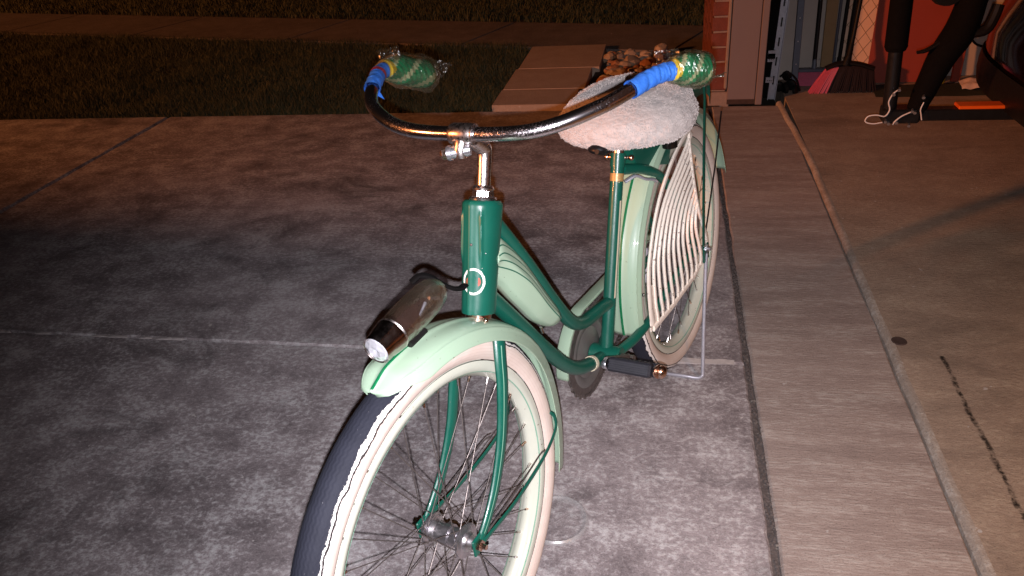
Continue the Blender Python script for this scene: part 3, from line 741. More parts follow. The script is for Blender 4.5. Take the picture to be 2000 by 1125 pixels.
m.build('axle', BRASS, fw)
rw = empty('wheel', RA, parent=bike); tyre(rw); rim(rw); spokes(rw, .030, .034, .1)
m = MB(); m.lathe([(-.052, .004), (-.052, .014), (-.042, .018), (-.038, .038), (-.034, .038), (-.030, .026), (-.01, .023), (.02, .024), (.030, .030), (.034, .038), (.037, .038), (.041, .022), (.052, .016), (.052, .004)], n=28); m.build('hub', DARKST, rw)
m = MB(); m.tube([(0, -.092, 0), (0, .096, 0)], .0048, 10)
for s in (-1, 1): m.lathe([(s*.078, .004), (s*.078, .011), (s*.088, .011), (s*.088, .004)], n=6)
m.build('axle', ZINC, rw)

# ---- fenders
def fender(name, c, r0f, t0, t1, hwf, depthf, parent, n=110, mat=MINT):
    """c axle; t: degrees along the arc; ridge radius r0f(t), half width hwf(t)"""
    m = MB(); K = 56; vs = []
    for i in range(n+1):
        u = i/n; t = rad(lerp(t0, t1, u)); hw = hwf(u); R = r0f(u); dp = depthf(u)
        for j in range(K+1):
            s = j/K*2-1; a = abs(s)
            drop = dp*(1-sqrt(max(0, 1-(a*.985)**2.3)))
            yy = hw*(sin(s*pi/2)*.55+s*.45)
            if a > .93: yy = hw*(1 if s > 0 else -1)*(1+.05*(a-.93)/.07); drop = dp*(1.0 if a > .97 else .93)
            ridge = .0022*math.exp(-(s/.10)**2)
            rr = R-drop+ridge+.0016*math.exp(-((a-.80)/.035)**2)*sstep(0, .06, u)-.0012*math.exp(-((a-.89)/.03)**2)*sstep(0, .06, u)
            vs.append((c.x+cos(t)*rr, yy, c.z+sin(t)*rr))
    W = K+1
    f = [(i*W+j, i*W+j+1, (i+1)*W+j+1, (i+1)*W+j) for i in range(n) for j in range(K)]
    m.add(vs, f); o = m.build(name, mat, parent, sharp=0)
    so = o.modifiers.new('thickness', 'SOLIDIFY'); so.thickness = .0014; so.offset = -1
    return o
def fstripe(c, r0f, t0, t1, ta, tb, hw, parent, off=.003, n=80, y0=0):
    m = MB(); vs = []
    for i in range(n+1):
        t = lerp(ta, tb, i/n); u = (t-t0)/(t1-t0); R = r0f(u)+off; tt = rad(t)
        for s in (-1, -.4, .4, 1): vs.append((c.x+cos(tt)*(R-.0012*abs(s)), y0+s*hw, c.z+sin(tt)*(R-.0012*abs(s))))
    m.add(vs, [(i*4+j, i*4+j+1, (i+1)*4+j+1, (i+1)*4+j) for i in range(n) for j in range(3)]); return m.build('pinstripe', STRIPE, parent)
F0, F1 = 77, 199
ff_r = lambda u: .352+.006*sstep(.3, .6, u)-.010*sstep(.6, 1, u)-.008*(1-sstep(0, .06, u))
ff_w = lambda u: .047*(.18+.82*sqrt(max(0, 1-(1-min(1, u/.115))**2)))*(1-.17*sstep(.35, .8, u))
ff_d = lambda u: .0285*(.25+.75*sstep(0, .10, u))+.012*sstep(.3, .8, u)
ffd = fender('front_fender', FA, ff_r, F0, F1, ff_w, ff_d, bike)
fstripe(FA, ff_r, F0, F1, 77.6, 98, .0027, ffd)
# narrow bead line near the fender edge
R0, R1 = -9, 166
rf_r = lambda u: .3735-.007*sstep(.4, .8, u)
rf_w = lambda u: .041
rf_d = lambda u: .024
rfd = fender('rear_fender', RA, rf_r, R0, R1, rf_w, rf_d, bike)
fstripe(RA, rf_r, R0, R1, -8.8, 150, .0030, rfd)
for (cc, th, rr, y) in ((FA, 119, .352, .026),):
    m = MB(); t = rad(th); m.sphere((cc.x+cos(t)*rr, y, cc.z+sin(t)*rr), .0045, 12, 8); m.build('rivet', BRASS, ffd)
m = MB(); m.sphere((.335, .0415, .372), .004, 10, 6); m.build('rivet', SILVER, rfd)

# ---- frame
H0 = Vector((.905, 0, .643)); AX = Vector((-cos(rad(68.26)), 0, sin(rad(68.26)))); H1 = H0+AX*.180
FWD = Vector((AX.z, 0, -AX.x))
ht = MB(); vs = []; N = 120; KZ = 40
for k in range(KZ+1):
    u = k/KZ; z = u*.180; ce = H0+AX*z
    wf = lerp(.0305, .0365, u**1.5)*(1 if u < .97 else lerp(1, .86, (u-.97)/.03)); wy = lerp(.0255, .0300, u**1.6)*(1 if u < .97 else lerp(1, .86, (u-.97)/.03))
    if u < .02: wf *= .98; wy *= .98
    for i in range(N):
        a = 2*pi*i/N; cx = cos(a); p = abs(cx)**.85*(1 if cx > 0 else -1)*wf; q = sin(a)*wy
        # two embossed ribs on the front faces of the upper half
        rib = .0026*sstep(.42, .55, u)*(1-sstep(.86, .93, u))*(math.exp(-((abs(a if a < pi else a-2*pi)-rad(34+14*(1-u)))/rad(5))**2))+.0015*math.exp(-(min(a, 2*pi-a)/rad(9))**2)
        vs.append(ce+FWD*(p*(1+rib/.03))+Vector((0, 1, 0))*(q*(1+rib/.03)))
ht.add(vs, [(k*N+i, k*N+(i+1) % N, (k+1)*N+(i+1) % N, (k+1)*N+i) for k in range(KZ) for i in range(N)]+[tuple(range(N)), tuple(KZ*N+i for i in range(N))])
hto = ht.build('head_tube', GREEN, bike, sharp=50)
# badge ring and red marks wrapped on the front
def on_head(u, az, off):
    ce = H0+AX*(u*.180); wf = lerp(.0305, .0365, u**1.5); wy = lerp(.0255, .03, u**1.6)
    return ce+FWD*(abs(cos(az))**.85*(wf+off))+Vector((0, 1, 0))*(sin(az)*(wy+off))
def patch(poly_fn, mat, name, n=48):
    m = MB(); vs = []
    for i in range(n):
        (a, b) = poly_fn(i/n); vs += [a, b]
    m.add(vs, [(2*i, (2*i+2) % (2*n), (2*i+3) % (2*n), 2*i+1) for i in range(n)]); m.build(name, mat, hto)
bu, baz = .30, rad(17)
def ringf(t):
    a = 2*pi*t; w_ = 1+.05*noise.noise(Vector((cos(a)*3, sin(a)*3, 0)))
    return (on_head(bu+.118*sin(a)*w_, baz+rad(40)*cos(a)*w_, .0012), on_head(bu+.098*sin(a), baz+rad(31.5)*cos(a), .0012))
patch(ringf, BADGEW, 'badge_ring')
for s in (-1, 1):
    m = MB(); vs = []
    for i in range(9):
        v_ = i/8*2-1
        for q in (0, 1): vs.append(on_head(bu+v_*.040, baz+s*rad(lerp(16, 16+9*sqrt(max(0, 1-v_*v_)), q)), .0013))
    m.add(vs, [(2*i, 2*i+2, 2*i+3, 2*i+1) for i in range(8)]); m.build('badge_mark', BADGER, hto)
for (u, az, r) in ((.62, .12, .0026), (.55, .95, .0014), (.42, .8, .001)):
    m = MB(); m.sphere(on_head(u, az, 0), r, 8, 6); m.build('rivet', DARKST if r > .002 else SILVER, hto)
# tubes
def tub(name, pts, r, mat=GREEN, n=16, sm=8, parent=bike, caps=True):
    P = smoothpts(pts, sm) if sm else [Vector(p) for p in pts]; m = MB()
    if isinstance(r, (list, tuple)) and not isinstance(r[0], tuple):
        rr = [np.interp(i/(len(P)-1), np.linspace(0, 1, len(r)), r) for i in range(len(P))]
    else: rr = r
    m.tube(P, rr, n, caps); return m.build(name, mat, parent)
tub('top_tube', [(.838, 0, .790), (.79, 0, .722), (.737, 0, .643), (.683, 0, .556), (.635, 0, .484), (.60, 0, .445), (.56, 0, .424), (.52, 0, .416), (.475, 0, .409), (.437, 0, .402)], .0140)
tub('down_tube', [(.888, 0, .675), (.851, 0, .628), (.788, 0, .545), (.72, 0, .455), (.675, 0, .400), (.635, 0, .360), (.595, 0, .333), (.55, 0, .314), (.50, 0, .296)], .0150)
st_top = Vector((.312, 0, .702))
tub('seat_tube', [BB, st_top], .0145, sm=0)
m = MB(); m.lathe([(-.036, .0), (-.036, .021), (-.033, .0235), (.033, .0235), (.036, .021), (.036, 0)], BB); bbo = m.build('bottom_bracket', GREEN, bike)
m = MB(); m.tube([Vector((.553, 0, .3150)), Vector((.543, 0, .3112))], .0168, 18); m.build('lug_band', DECALW, bike)
for s in (-1, 1):
    tub('chain_stay', [(.46, s*.018, .286), (.39, s*.036, .288), (.30, s*.046, .298), (.20, s*.047, .314), (.0, s*.050, .335)], [.0115, .0115, .010, .009, .008])
    tub('seat_stay', [(.316, s*.006, .668), (.24, s*.030, .640), (.17, s*.044, .590), (.10, s*.047, .510), (.04, s*.049, .415), (0, s*.050, .345)], [.012, .0115, .011, .010, .009, .008])
    m = MB(); m.box(-.03, .02, s*.053-.0025, s*.053+.0025, .315, .358, .002); m.build('dropout', GREEN, bike, smooth=False)
# decal on the seat tube + cream pinstripe
def along(t): return BB.lerp(st_top, t)
m = MB(); m.tube([along(.868), along(.906)], .0149, 24, False); m.build('decal', GOLD, bike)
for k in range(5):
    m = MB(); d = along(.872+.006*k); 
    m.tube([d+Vector((.0141, .0055+.0012*((k*7) % 3-1), 0)), d+Vector((.0100, .0115-.001*(k % 2), 0))], .0006, 5); m.build('decal_line', DECALW, bike)
m = MB(); dirn = (st_top-BB).normalized()
vs = []
for i in range(2):
    p = along((.30, .78)[i]); 
    for a in (rad(62), rad(72), rad(80)): vs.append(p+Vector((cos(a)*.0150, sin(a)*.0150, 0)))
m.add(vs, [(0, 1, 4, 3), (1, 2, 5, 4)]); m.build('pinstripe', DECALW, bike)
# seat lug, binder bolt
m = MB(); m.tube([st_top-dirn*.028, st_top+dirn*.001], .0163, 20); sl = m.build('seat_lug', GREEN, bike)
m = MB(); c = st_top-dirn*.012-Vector((.012, 0, 0)); m.tube([c+Vector((0, -.030, 0)), c+Vector((0, .024, 0))], .0038, 8); m.sphere(c+Vector((0, -.031, 0)), .007, 12, 8); m.sphere(c+Vector((0, .026, 0)), .0065, 12, 8); m.build('binder_bolt', BRASS, sl)
m = MB(); m.tube([st_top-dirn*.03, st_top+dirn*.065], .0127, 20); m.build('seat_post', SILVER, bike)
# cable guide clip behind the seat tube
m = MB(); m.tube(smoothpts([(.318, .012, .640), (.30, .030, .648), (.275, .042, .632), (.25, .05, .622), (.235, .05, .612)], 6), [(.0035, .007)]*25, 8); m.build('cable_clip', ALU, bike)

# ---- tank between the tubes
topL = [(.858, .745), (.832, .748), (.805, .722), (.774, .684), (.748, .645), (.720, .598), (.694, .555), (.672, .520), (.662, .503)]
botL = [(.868, .697), (.860, .682), (.838, .655), (.808, .612), (.780, .575), (.752, .538), (.722, .510), (.700, .497), (.674, .490)]
tT = smoothpts([(x, 0, z) for x, z in topL], 8); tB = smoothpts([(x, 0, z) for x, z in botL], 8); NT_ = len(tT)
def tank_pt(i, s, side, off=0):
    p = tT[i].lerp(tB[i], s); e = min(s, 1-s)*2; en = min(1, (NT_-1-i)/14+.0)
    th = .0265*(max(0, e)**.42)*(max(0, en)**.5)+.003
    return Vector((p.x, side*(th+off), p.z))
tm = MB(); KS = 20; vs = []
for side in (1, -1):
    for i in range(NT_):
        for k in range(KS+1): vs.append(tank_pt(i, k/KS, side))
W = KS+1; f = []
for sd in (0, 1):
    b = sd*NT_*W
    f += [(b+i*W+k, b+i*W+k+1, b+(i+1)*W+k+1, b+(i+1)*W+k) for i in range(NT_-1) for k in range(KS)]
for i in range(NT_-1):
    for k in (0, KS): f.append((i*W+k, (i+1)*W+k, NT_*W+(i+1)*W+k, NT_*W+i*W+k))
for i in (0, NT_-1):
    for k in range(KS): f.append((i*W+k, i*W+k+1, NT_*W+i*W+k+1, NT_*W+i*W+k))
tm.add(vs, f); tko = tm.build('tank', MINT, bike, sharp=50)
for q, s0 in enumerate((.20, .38, .55, .72)):
    for side in (1, -1):
        m = MB(); vs = []; n = 60
        for i in range(n+1):
            u = i/n; iu = min(NT_-1, u*(NT_-5)+1)
            s = lerp(lerp(s0+.02, .10+.13*q, sstep(.05, .45, u)), .10+.155*q, sstep(.5, 1, u))
            i0 = int(iu); fr = iu-i0; i1 = min(NT_-1, i0+1)
            for dw in (-.0010, .0010):
                L_ = (tT[i0]-tB[i0]).length; ss = s+dw/L_
                a = tank_pt(i0, ss, side, .0006).lerp(tank_pt(i1, ss, side, .0006), fr); vs.append(a)
        m.add(vs, [(2*i, 2*i+2, 2*i+3, 2*i+1) for i in range(n)]); m.build('pinstripe', DKSTRIPE, tko)
m = MB(); m.tube([(.742, .010, .520), (.742, .012, .508)], .003, 8); m.build('tank_bolt', SILVER, tko)

# ---- headset, stem, fork
m = MB(); 
def hl(prof, mat, name, n=24, parent=bike):
    mm = MB(); mm.lathe([(a, b) for a, b in prof], H1, AX, n); return mm.build(name, mat, parent, sharp=25)
hl([(.0, 0), (.0, .0215), (.0025, .0225), (.005, .021), (.006, .017), (.006, 0)], SILVER, 'headset_cup', 32)
hl([(.006, 0), (.006, .0172), (.0145, .0172), (.0155, .0155), (.0155, 0)], SILVER, 'lock_nut', 6)
hl([(.0155, 0), (.0155, .0168), (.0185, .0175), (.0215, .016), (.0235, .0135), (.0235, 0)], SILVER, 'headset_washer', 28)
q0 = H1+AX*.01
stem_pts = [q0, H1+AX*.040, H1+AX*.068, H1+AX*.082+Vector((.004, 0, 0)), Vector((.829, 0, .902)), Vector((.848, 0, .918))]
tub('stem', stem_pts, [.0112, .0112, .0115, .013, .0135, .013], SILVER, 20)
# clamp round the bar
def bar_pts():
    Lp = [[.86, 0, .925], [.859, -.112, .933], [.814, -.202, .956], [.727, -.26, .976], [.63, -.308, .971], [.515, -.302, .930]]
    Rp = [[.838, .11, .924], [.776, .191, .941], [.68, .234, .957], [.637, .257, .955], [.592, .288, .945]]
    return smoothpts(Lp[::-1]+Rp, 12)
BP = bar_pts(); NB = len(BP)-1   # 120 segments, centre at 60
m = MB(); m.tube(BP[14:104], .0111, 24); m.build('handlebar', CHROME, bike)
cdir = (BP[61]-BP[59]).normalized()
m = MB(); m.lathe([(-.017, .0112), (-.0185, .0148), (-.014, .0165), (.014, .0165), (.0185, .0148), (.017, .0112)], BP[60], cdir, 28); m.lathe([(.0187, .0113), (.0187, .0160), (.0215, .0160), (.0215, .0113)], BP[60], cdir, 28)
clo = m.build('bar_clamp', SILVER, bike)
low = BP[60]+Vector((.014, -.0, -.022))
m = MB(); m.tube([BP[60]+Vector((.006, 0, -.010)), low, low+Vector((.002, 0, -.010))], [(.012, .013), (.0115, .012), (.008, .010)], 12); m.build('clamp_lug', SILVER, clo)
bd = Vector((.45, -.9, -.05)).normalized()
m = MB(); m.lathe([(-.016, 0), (-.016, .0085), (-.012, .0095), (.012, .0095), (.0125, .0115), (.0175, .0115)], low, bd, 20); m.lathe([(.0178, .010), (.0195, .0105), (.0195, 0)], low, bd, 20); m.build('clamp_washer', ZINC, clo)
m = MB(); m.lathe([(.0195, .0085), (.0265, .0085), (.0295, .006), (.031, 0)], low, bd, 6); m.build('clamp_bolt', BRASS, clo)

# grips: blue masking tape, spiral green sleeve, loose clear film
def wrapped(idx, r0, wob, seed, n=26, per=3.0):
    m = MB(); P = [BP[i] if isinstance(i, int) else i for i in idx]; vs = []
    N_ = None
    for i, p in enumerate(P):
        T = (P[min(i+1, len(P)-1)]-P[max(i-1, 0)]).normalized()
        if N_ is None: a = Vector((0, 0, 1)); N_ = (a-T*a.dot(T)).normalized()
        else: N_ = (N_-T*N_.dot(T)).normalized()
        B = T.cross(N_)
        for k in range(n):
            t = 2*pi*k/n; rr = r0[i] if isinstance(r0, list) else r0
            rr += wob*noise.noise(Vector((cos(t)*1.6, sin(t)*1.6, i*.35+seed)))+wob*.7*(((t/(2*pi)+i/per+seed) % 1)-.5)
            vs.append(p+N_*(cos(t)*rr)+B*(sin(t)*rr))
    m.add(vs, [(i*n+k, i*n+(k+1) % n, (i+1)*n+(k+1) % n, (i+1)*n+k) for i in range(len(P)-1) for k in range(n)])
    m.add([P[0], P[-1]], []); return m, P
def fine(i0, i1, sub=3):
    out = []
    st = 1 if i1 > i0 else -1
    for i in range(i0, i1, st):
        for k in range(sub): out.append(BP[i].lerp(BP[i+st], k/sub))
    out.append(BP[i1]); return out
for (a, b, sd) in ((29, 14, 1.0), (90, 105, 4.0)):
    m, P = wrapped(fine(a, b), .0138, .0016, sd, per=11); o = m.build('masking_tape', TAPE, bike, sharp=30)
    if sd == 1.0:
        m = MB(); m.add([P[2]+Vector((.004, .010, -.012)), P[2]+Vector((-.006, .024, -.026)), P[4]+Vector((-.004, .016, -.024)), P[4]+Vector((0, .012, -.008))], [(0, 1, 2, 3)]); m.build('tape_flap', TAPE, bike, smooth=False)
        m, P2 = wrapped(fine(22, 20), .0150, .0004, 2, per=11); m.build('red_tape_band', simple('red_tape', (.35, .03, .05), .5), bike)
SLEEVE = simple('green_spiral_tape', (.005, .16, .065), .22, var=.3, sc=30, coat=.8)
PALESP = simple('pale_spiral_tape', (.30, .33, .20), .25, var=.2, coat=.5)
YELSP = simple('yellow_spiral_tape', (.55, .38, .03), .3, var=.2, coat=.5)
def grip(i0, i1, seed, flare):
    P = fine(i0, i1, 4); n = 28; m = MB(); vs = []; mi = []
    N_ = None; L = len(P)
    for i, p in enumerate(P):
        T = (P[min(i+1, L-1)]-P[max(i-1, 0)]).normalized()
        if N_ is None: a = Vector((0, 0, 1)); N_ = (a-T*a.dot(T)).normalized()
        else: N_ = (N_-T*N_.dot(T)).normalized()
        B = T.cross(N_); u = i/(L-1)
        env = lerp(.0145, flare, sstep(.02, .45, u))*(1 if u < .86 else sqrt(max(.02, 1-((u-.86)/.15)**2)))
        for k in range(n):
            t = 2*pi*k/n; rid = .0010*sin(3*(t+u*5))
            rr = env+rid+.0008*noise.noise(Vector((cos(t)*2, sin(t)*2, i*.3+seed)))
            vs.append(p+N_*(cos(t)*rr)+B*(sin(t)*rr))
    f = []
    for i in range(L-1):
        for k in range(n): f.append((i*n+k, i*n+(k+1) % n, (i+1)*n+(k+1) % n, (i+1)*n+k))
    m.add(vs, f)
    mm = []
    for i in range(L-1):
        u = i/(L-1)
        for k in range(n):
            ph = ((3*(2*pi*k/n+u*5))/(2*pi)) % 3
            mm.append(2 if (u < .16 and ph < 1.2) else (1 if (ph % 1) > .76 or u < .10 else 0))
    m.m = mm
    m.add([vs[(L-1)*n+k] for k in range(n)], [tuple(range(n))])
    return m.build('grip', [SLEEVE, PALESP, YELSP], bike, sharp=60), P
def film(P, seed, rad0, rad1, parent, n=20, collar=True):
    m = MB(); vs = []; N_ = None; L = len(P)
    for i, p in enumerate(P):
        T = (P[min(i+1, L-1)]-P[max(i-1, 0)]).normalized()
        if N_ is None: a = Vector((0, 0, 1)); N_ = (a-T*a.dot(T)).normalized()
        else: N_ = (N_-T*N_.dot(T)).normalized()
        B = T.cross(N_); u = i/(L-1); rr0 = lerp(rad0, rad1, sstep(0, .5, u))
        if u > .9: rr0 *= lerp(1, .45, (u-.9)/.1)
        for k in range(n):
            t = 2*pi*k/n; rr = rr0*(1+.13*noise.noise(Vector((cos(t)*1.5, sin(t)*1.5, u*5+seed))))+.003*((k+i) % 2-.5)*abs(noise.noise(Vector((k*1.7, i*1.3, seed))))*1.6
            vs.append(p+N_*(cos(t)*rr)+B*(sin(t)*rr))
    m.add(vs, [(i*n+k, i*n+(k+1) % n, (i+1)*n+(k+1) % n, (i+1)*n+k) for i in range(L-1) for k in range(n)])
    return m.build('plastic_film', FILM, parent, smooth=False)
gl, P = grip(15, 0, 3, .0285); film(P[2::3]+[P[-1]+(P[-1]-P[-4])*1.1], 5, .0185, .0350, gl)
gr, P = grip(104, 120, 6, .0240); film(P[2::3]+[P[-1]+(P[-1]-P[-4])*1.2], 9, .0185, .0285, gr)
def crumple(cs, nx, ny, w_, h_, ax, up_, seed, parent):
    m = MB(); vs = []; ax = Vector(ax).normalized(); up_ = Vector(up_).normalized(); nn = ax.cross(up_)
    for j in range(ny+1):
        for i in range(nx+1):
            u, v_ = i/nx-.5, j/ny
            d = noise.noise(Vector((u*6, v_*4, seed)))
            vs.append(Vector(cs)+ax*(u*w_*(1+.25*d))+up_*(v_*h_+.004*d)+nn*(.008*d+.004*noise.noise(Vector((u*14, v_*12, seed)))))
    m.add(vs, [(j*(nx+1)+i, j*(nx+1)+i+1, (j+1)*(nx+1)+i+1, (j+1)*(nx+1)+i) for j in range(ny) for i in range(nx)]); m.build('plastic_flap', FILM, parent, smooth=False)
pL = BP[14]; pR = BP[105]
crumple(pR+Vector((0, -.004, .010)), 7, 6, .036, .022, (-.4, 1, 0), (0, -.15, 1), 3, gr)
crumple(BP[118]+Vector((0, .0, -.016)), 7, 5, .05, .02, (-.4, .6, 0), (.3, .8, .3), 8, gr)
crumple(pL+Vector((-.02, .002, .012)), 8, 7, .040, .024, (-.8, .9, 0), (-.1, -.1, 1), 13, gl)
crumple(BP[3]+Vector((-.01, .0, -.01)), 8, 6, .06, .045, (-.8, .9, -.6), (-.4, .5, .5), 21, gl)

# fork
crown = H0-AX*.012
m = MB(); m.lathe([(-.020, 0), (-.020, .0185), (-.010, .0185), (-.008, .021), (.0, .0215), (.001, 0)], H0, AX, 28); m.build('fork_race', BRASS, bike)
m = MB(); m.tube([crown+Vector((0, -.037, -.034)), crown+Vector((0, -.028, -.022)), crown+Vector((0, 0, -.018)), crown+Vector((0, .028, -.022)), crown+Vector((0, .037, -.034))], [(.008, .010)]*5, 12); m.build('fork_crown', GREEN, bike)
for s in (-1, 1):
    pts = [(.908, s*.0330, .612), (.928, s*.0420, .575), (.944, s*.0470, .530), (.975, s*.0500, .455), (1.018, s*.0525, .392), (1.060, s*.0540, .353), (1.094, s*.0545, .332)]
    P = smoothpts(pts, 8); L = len(P)
    rr = [(lerp(.0085, .0050, i/(L-1)), lerp(.0150, .0085, (i/(L-1))**1.2)) for i in range(L)]
    m = MB(); m.tube(P, rr, 16, up=(0, 1, 0)); fo = m.build('fork_blade', GREEN, bike)
    for off in (.45, -.75):
        m = MB(); vs = []
        for i, p in enumerate(P[4:-4]):
            i += 4; T = (P[i+1]-P[i-1]).normalized(); Nn = Vector((0, 1, 0)); Nn = (Nn-T*Nn.dot(T)).normalized(); B = T.cross(Nn); ra, rb = rr[i]
            for dd in (-.06, .06):
                a = off+dd; vs.append(p+Nn*(s*(cos(math.asin(a))*ra+.0004))+B*(a*rb*1.0))
        m.add(vs, [(2*i, 2*i+2, 2*i+3, 2*i+1) for i in range(len(vs)//2-1)]); m.build('pinstripe', CREAMPIN, fo)
    m = MB(); m.box(1.083, 1.108, s*.0545-.0025, s*.0545+.0025, .318, .350, .002); m.build('fork_end', GREEN, bike, smooth=False)
    # fender brace: flat strip from the axle back to the fender edge, wire loop on the left
    pts = [(1.088, s*.0600, .334), (.98, s*.058, .324), (.87, s*.055, .330), (.815, s*.053, .350), (.806, s*.050, .372), (.812, s*.046, .385)]
    P = smoothpts(pts, 8); m = MB(); m.tube(P, [(.0018, .0050)]*30+[(.0018, lerp(.005, .003, k/10)) for k in range(11)], 8, up=(0, 1, 0)); m.build('fender_brace', GREEN, bike)
    m = MB(); m.tube(smoothpts([(1.07, s*.0595, .340), (.96, s*.060, .345), (.89, s*.059, .350), (.868, s*.058, .345)], 6), .0013, 8); m.build('brace_rod', DARKST, bike)

# ---- crankset
m = MB(); ny = -.043; teeth = 26; ring = []
for k in range(teeth*4):
    a = 2*pi*k/(teeth*4); ph = (k % 4); r = .109 if ph in (1, 2) else .0975; ring.append((cos(a)*r, sin(a)*r))
n = len(ring); vs = [(BB.x+x, ny-.002, BB.z+z) for x, z in ring]+[(BB.x+x, ny+.002, BB.z+z) for x, z in ring]
inn = [(BB.x+cos(2*pi*k/n)*.083, ny+s*.002, BB.z+sin(2*pi*k/n)*.083) for s in (-1, 1) for k in range(n)]
m.add(vs+inn, [(k, (k+1) % n, n+(k+1) % n, n+k) for k in range(n)]+[(s*n+k, s*n+(k+1) % n, 2*n+s*n+(k+1) % n, 2*n+s*n+k) for s in (0, 1) for k in range(n)]+[(2*n+k, 2*n+(k+1) % n, 3*n+(k+1) % n, 3*n+k) for k in range(n)])
cro = m.build('chainring', DARKST, bike, sharp=30)
m = MB(); m.lathe([(.001, .0845), (.003, .080), (.004, .070), (-.001, .060), (.003, .045), (.006, .030), (.004, .0)], (BB.x, ny, BB.z), (0, 1, 0), 48); m.build('chainring_disc', simple('grey_enamel_disc', (.16, .15, .14), .35, .3, var=.3, sc=30, bump=.2), cro)
m = MB(); m.tube([Vector((BB.x, -.066, BB.z)), Vector((BB.x, .066, BB.z))], .010, 14); m.build('crank_axle', DARKST, bike)
CR = Vector((.143, 0, .086))
for s in (1, -1):
    e = BB+CR*s; m = MB(); m.tube([BB+Vector((0, s*.052, 0)), BB+CR*s*.35+Vector((0, s*.060, 0)), e+Vector((0, s*.070, 0))], [(.012, .0075), (.0105, .006), (.0115, .0065)], 12); m.build('crank_arm', DARKST, bike)
    b = e+Vector((0, s*.078, 0))
    tl = Matrix.Rotation(rad(-34), 3, 'Y')
    m = MB(); m.tube([b, b+Vector((0, s*.115, 0))], .006, 10); pe = m.build('pedal', BRASS, bike)
    for q in (-1, 1):
        M = Matrix.Translation(b+tl @ Vector((q*.026, 0, 0))) @ tl.to_4x4(); m = MB(); m.box(-.012, .012, min(s*.010, s*.098), max(s*.010, s*.098), -.0140, .0140, .004, M=M); m.build('pedal_rubber', RUBBER, pe, smooth=False)
        for g_ in range(3):
            m = MB(); 
            for zz in (.0117,):
                m.box(.0121, .0138, min(s*.013, s*.095), max(s*.013, s*.095), -.0105+g_*.008, -.0065+g_*.008, .0005, M=M)
            m.build('tread_rib', RUBBER, pe, smooth=False)
    m = MB(); m.tube([b+Vector((0, s*.102, 0)), b+Vector((0, s*.104, 0))], [(.014, .032)]*2, 16, up=(-.56, 0, .83)); m.build('end_plate', BRASS, pe)
    m = MB(); m.sphere(b+Vector((0, s*.108, 0)), (.0135, .011, .0135), 16, 10); m.build('dust_cap', BRASS, pe)
    m = MB(); m.tube([b+Vector((0, s*.004, 0)), b+Vector((0, s*.006, 0))], [(.014, .032)]*2, 16, up=(-.56, 0, .83)); m.build('end_plate', BLACKM, pe)
    m = MB(); m.sphere(b+Vector((.012, -s*.004, .004)), .0095, 14, 8); m.build('bearing_cup', ZINC, pe)
# chain
ch = MB(); cc = []
rcg, rrr = .1015, .038
for i in range(60):
    a = lerp(rad(97), rad(-97+0), i/59); cc.append(Vector((BB.x+cos(a)*rcg, ny, BB.z+sin(a)*rcg)))
for i in range(1, 34): cc.append(cc[59].lerp(Vector((-.004, ny, RA.z-rrr)), i/34))
for i in range(16): a = lerp(rad(-95), rad(-265), i/15); cc.append(Vector((cos(a)*rrr, ny, RA.z+sin(a)*rrr)))
for i in range(1, 34): cc.append(Vector((-.004, ny, RA.z+rrr)).lerp(cc[0], i/34))
L = 0; out = []; tot = sum((cc[i]-cc[i-1]).length for i in range(len(cc))); step = .0127
pos = 0; i = 0; acc = 0; closed = cc+[cc[0]]
samp = []
d0 = 0
for a, b in zip(closed, closed[1:]):
    l = (b-a).length
    while d0 < l: samp.append((a.lerp(b, d0/l), (b-a).normalized())); d0 += step
    d0 -= l
for k, (p_, T) in enumerate(samp):
    yy = .0034 if k % 2 else .0024; B = Vector((0, 1, 0)); Nn = T.cross(B)
    for s in (-1, 1):
        ch.tube([p_-T*.0068+B*s*yy, p_+B*s*yy, p_+T*.0068+B*s*yy], [(.0012, .0042), (.0012, .0028), (.0012, .0042)], 6, up=(0, 1, 0))
    ch.tube([p_-T*.0063-B*.0042, p_-T*.0063+B*.0042], .0022, 6)
co = ch.build('chain', DARKST, bike); tag(co, kind='stuff')
# chain guard: mint channel
cg = MB(); rows = []
path_ = []
for k in range(26): a = rad(lerp(2, 84, k/25)); path_.append((Vector((BB.x+cos(a)*.1235, 0, BB.z+sin(a)*.1235)), Vector((cos(a), 0, sin(a)))))
last = path_[-1][0]
for k in range(1, 16): t = k/15; path_.append((last.lerp(Vector((.045, 0, .392)), t), Vector((0, 0, 1))))
vs = []
for k, (p_, nn) in enumerate(path_):
    hh = .018 if k < 26 else lerp(.018, .026, (k-25)/15)
    vs += [p_+Vector((0, -.034, 0))-nn*.004, p_+Vector((0, -.036, 0)), p_+Vector((0, -.060, 0)), p_+Vector((0, -.064, 0))-nn*.004, p_+Vector((0, -.065, 0))-nn*hh]
cg.add(vs, [(5*k+j, 5*k+j+1, 5*k+6+j, 5*k+5+j) for k in range(len(path_)-1) for j in range(4)])
cgo = cg.build('chain_guard', MINT, bike, sharp=50); so = cgo.modifiers.new('t', 'SOLIDIFY'); so.thickness = .0014; so.offset = 0

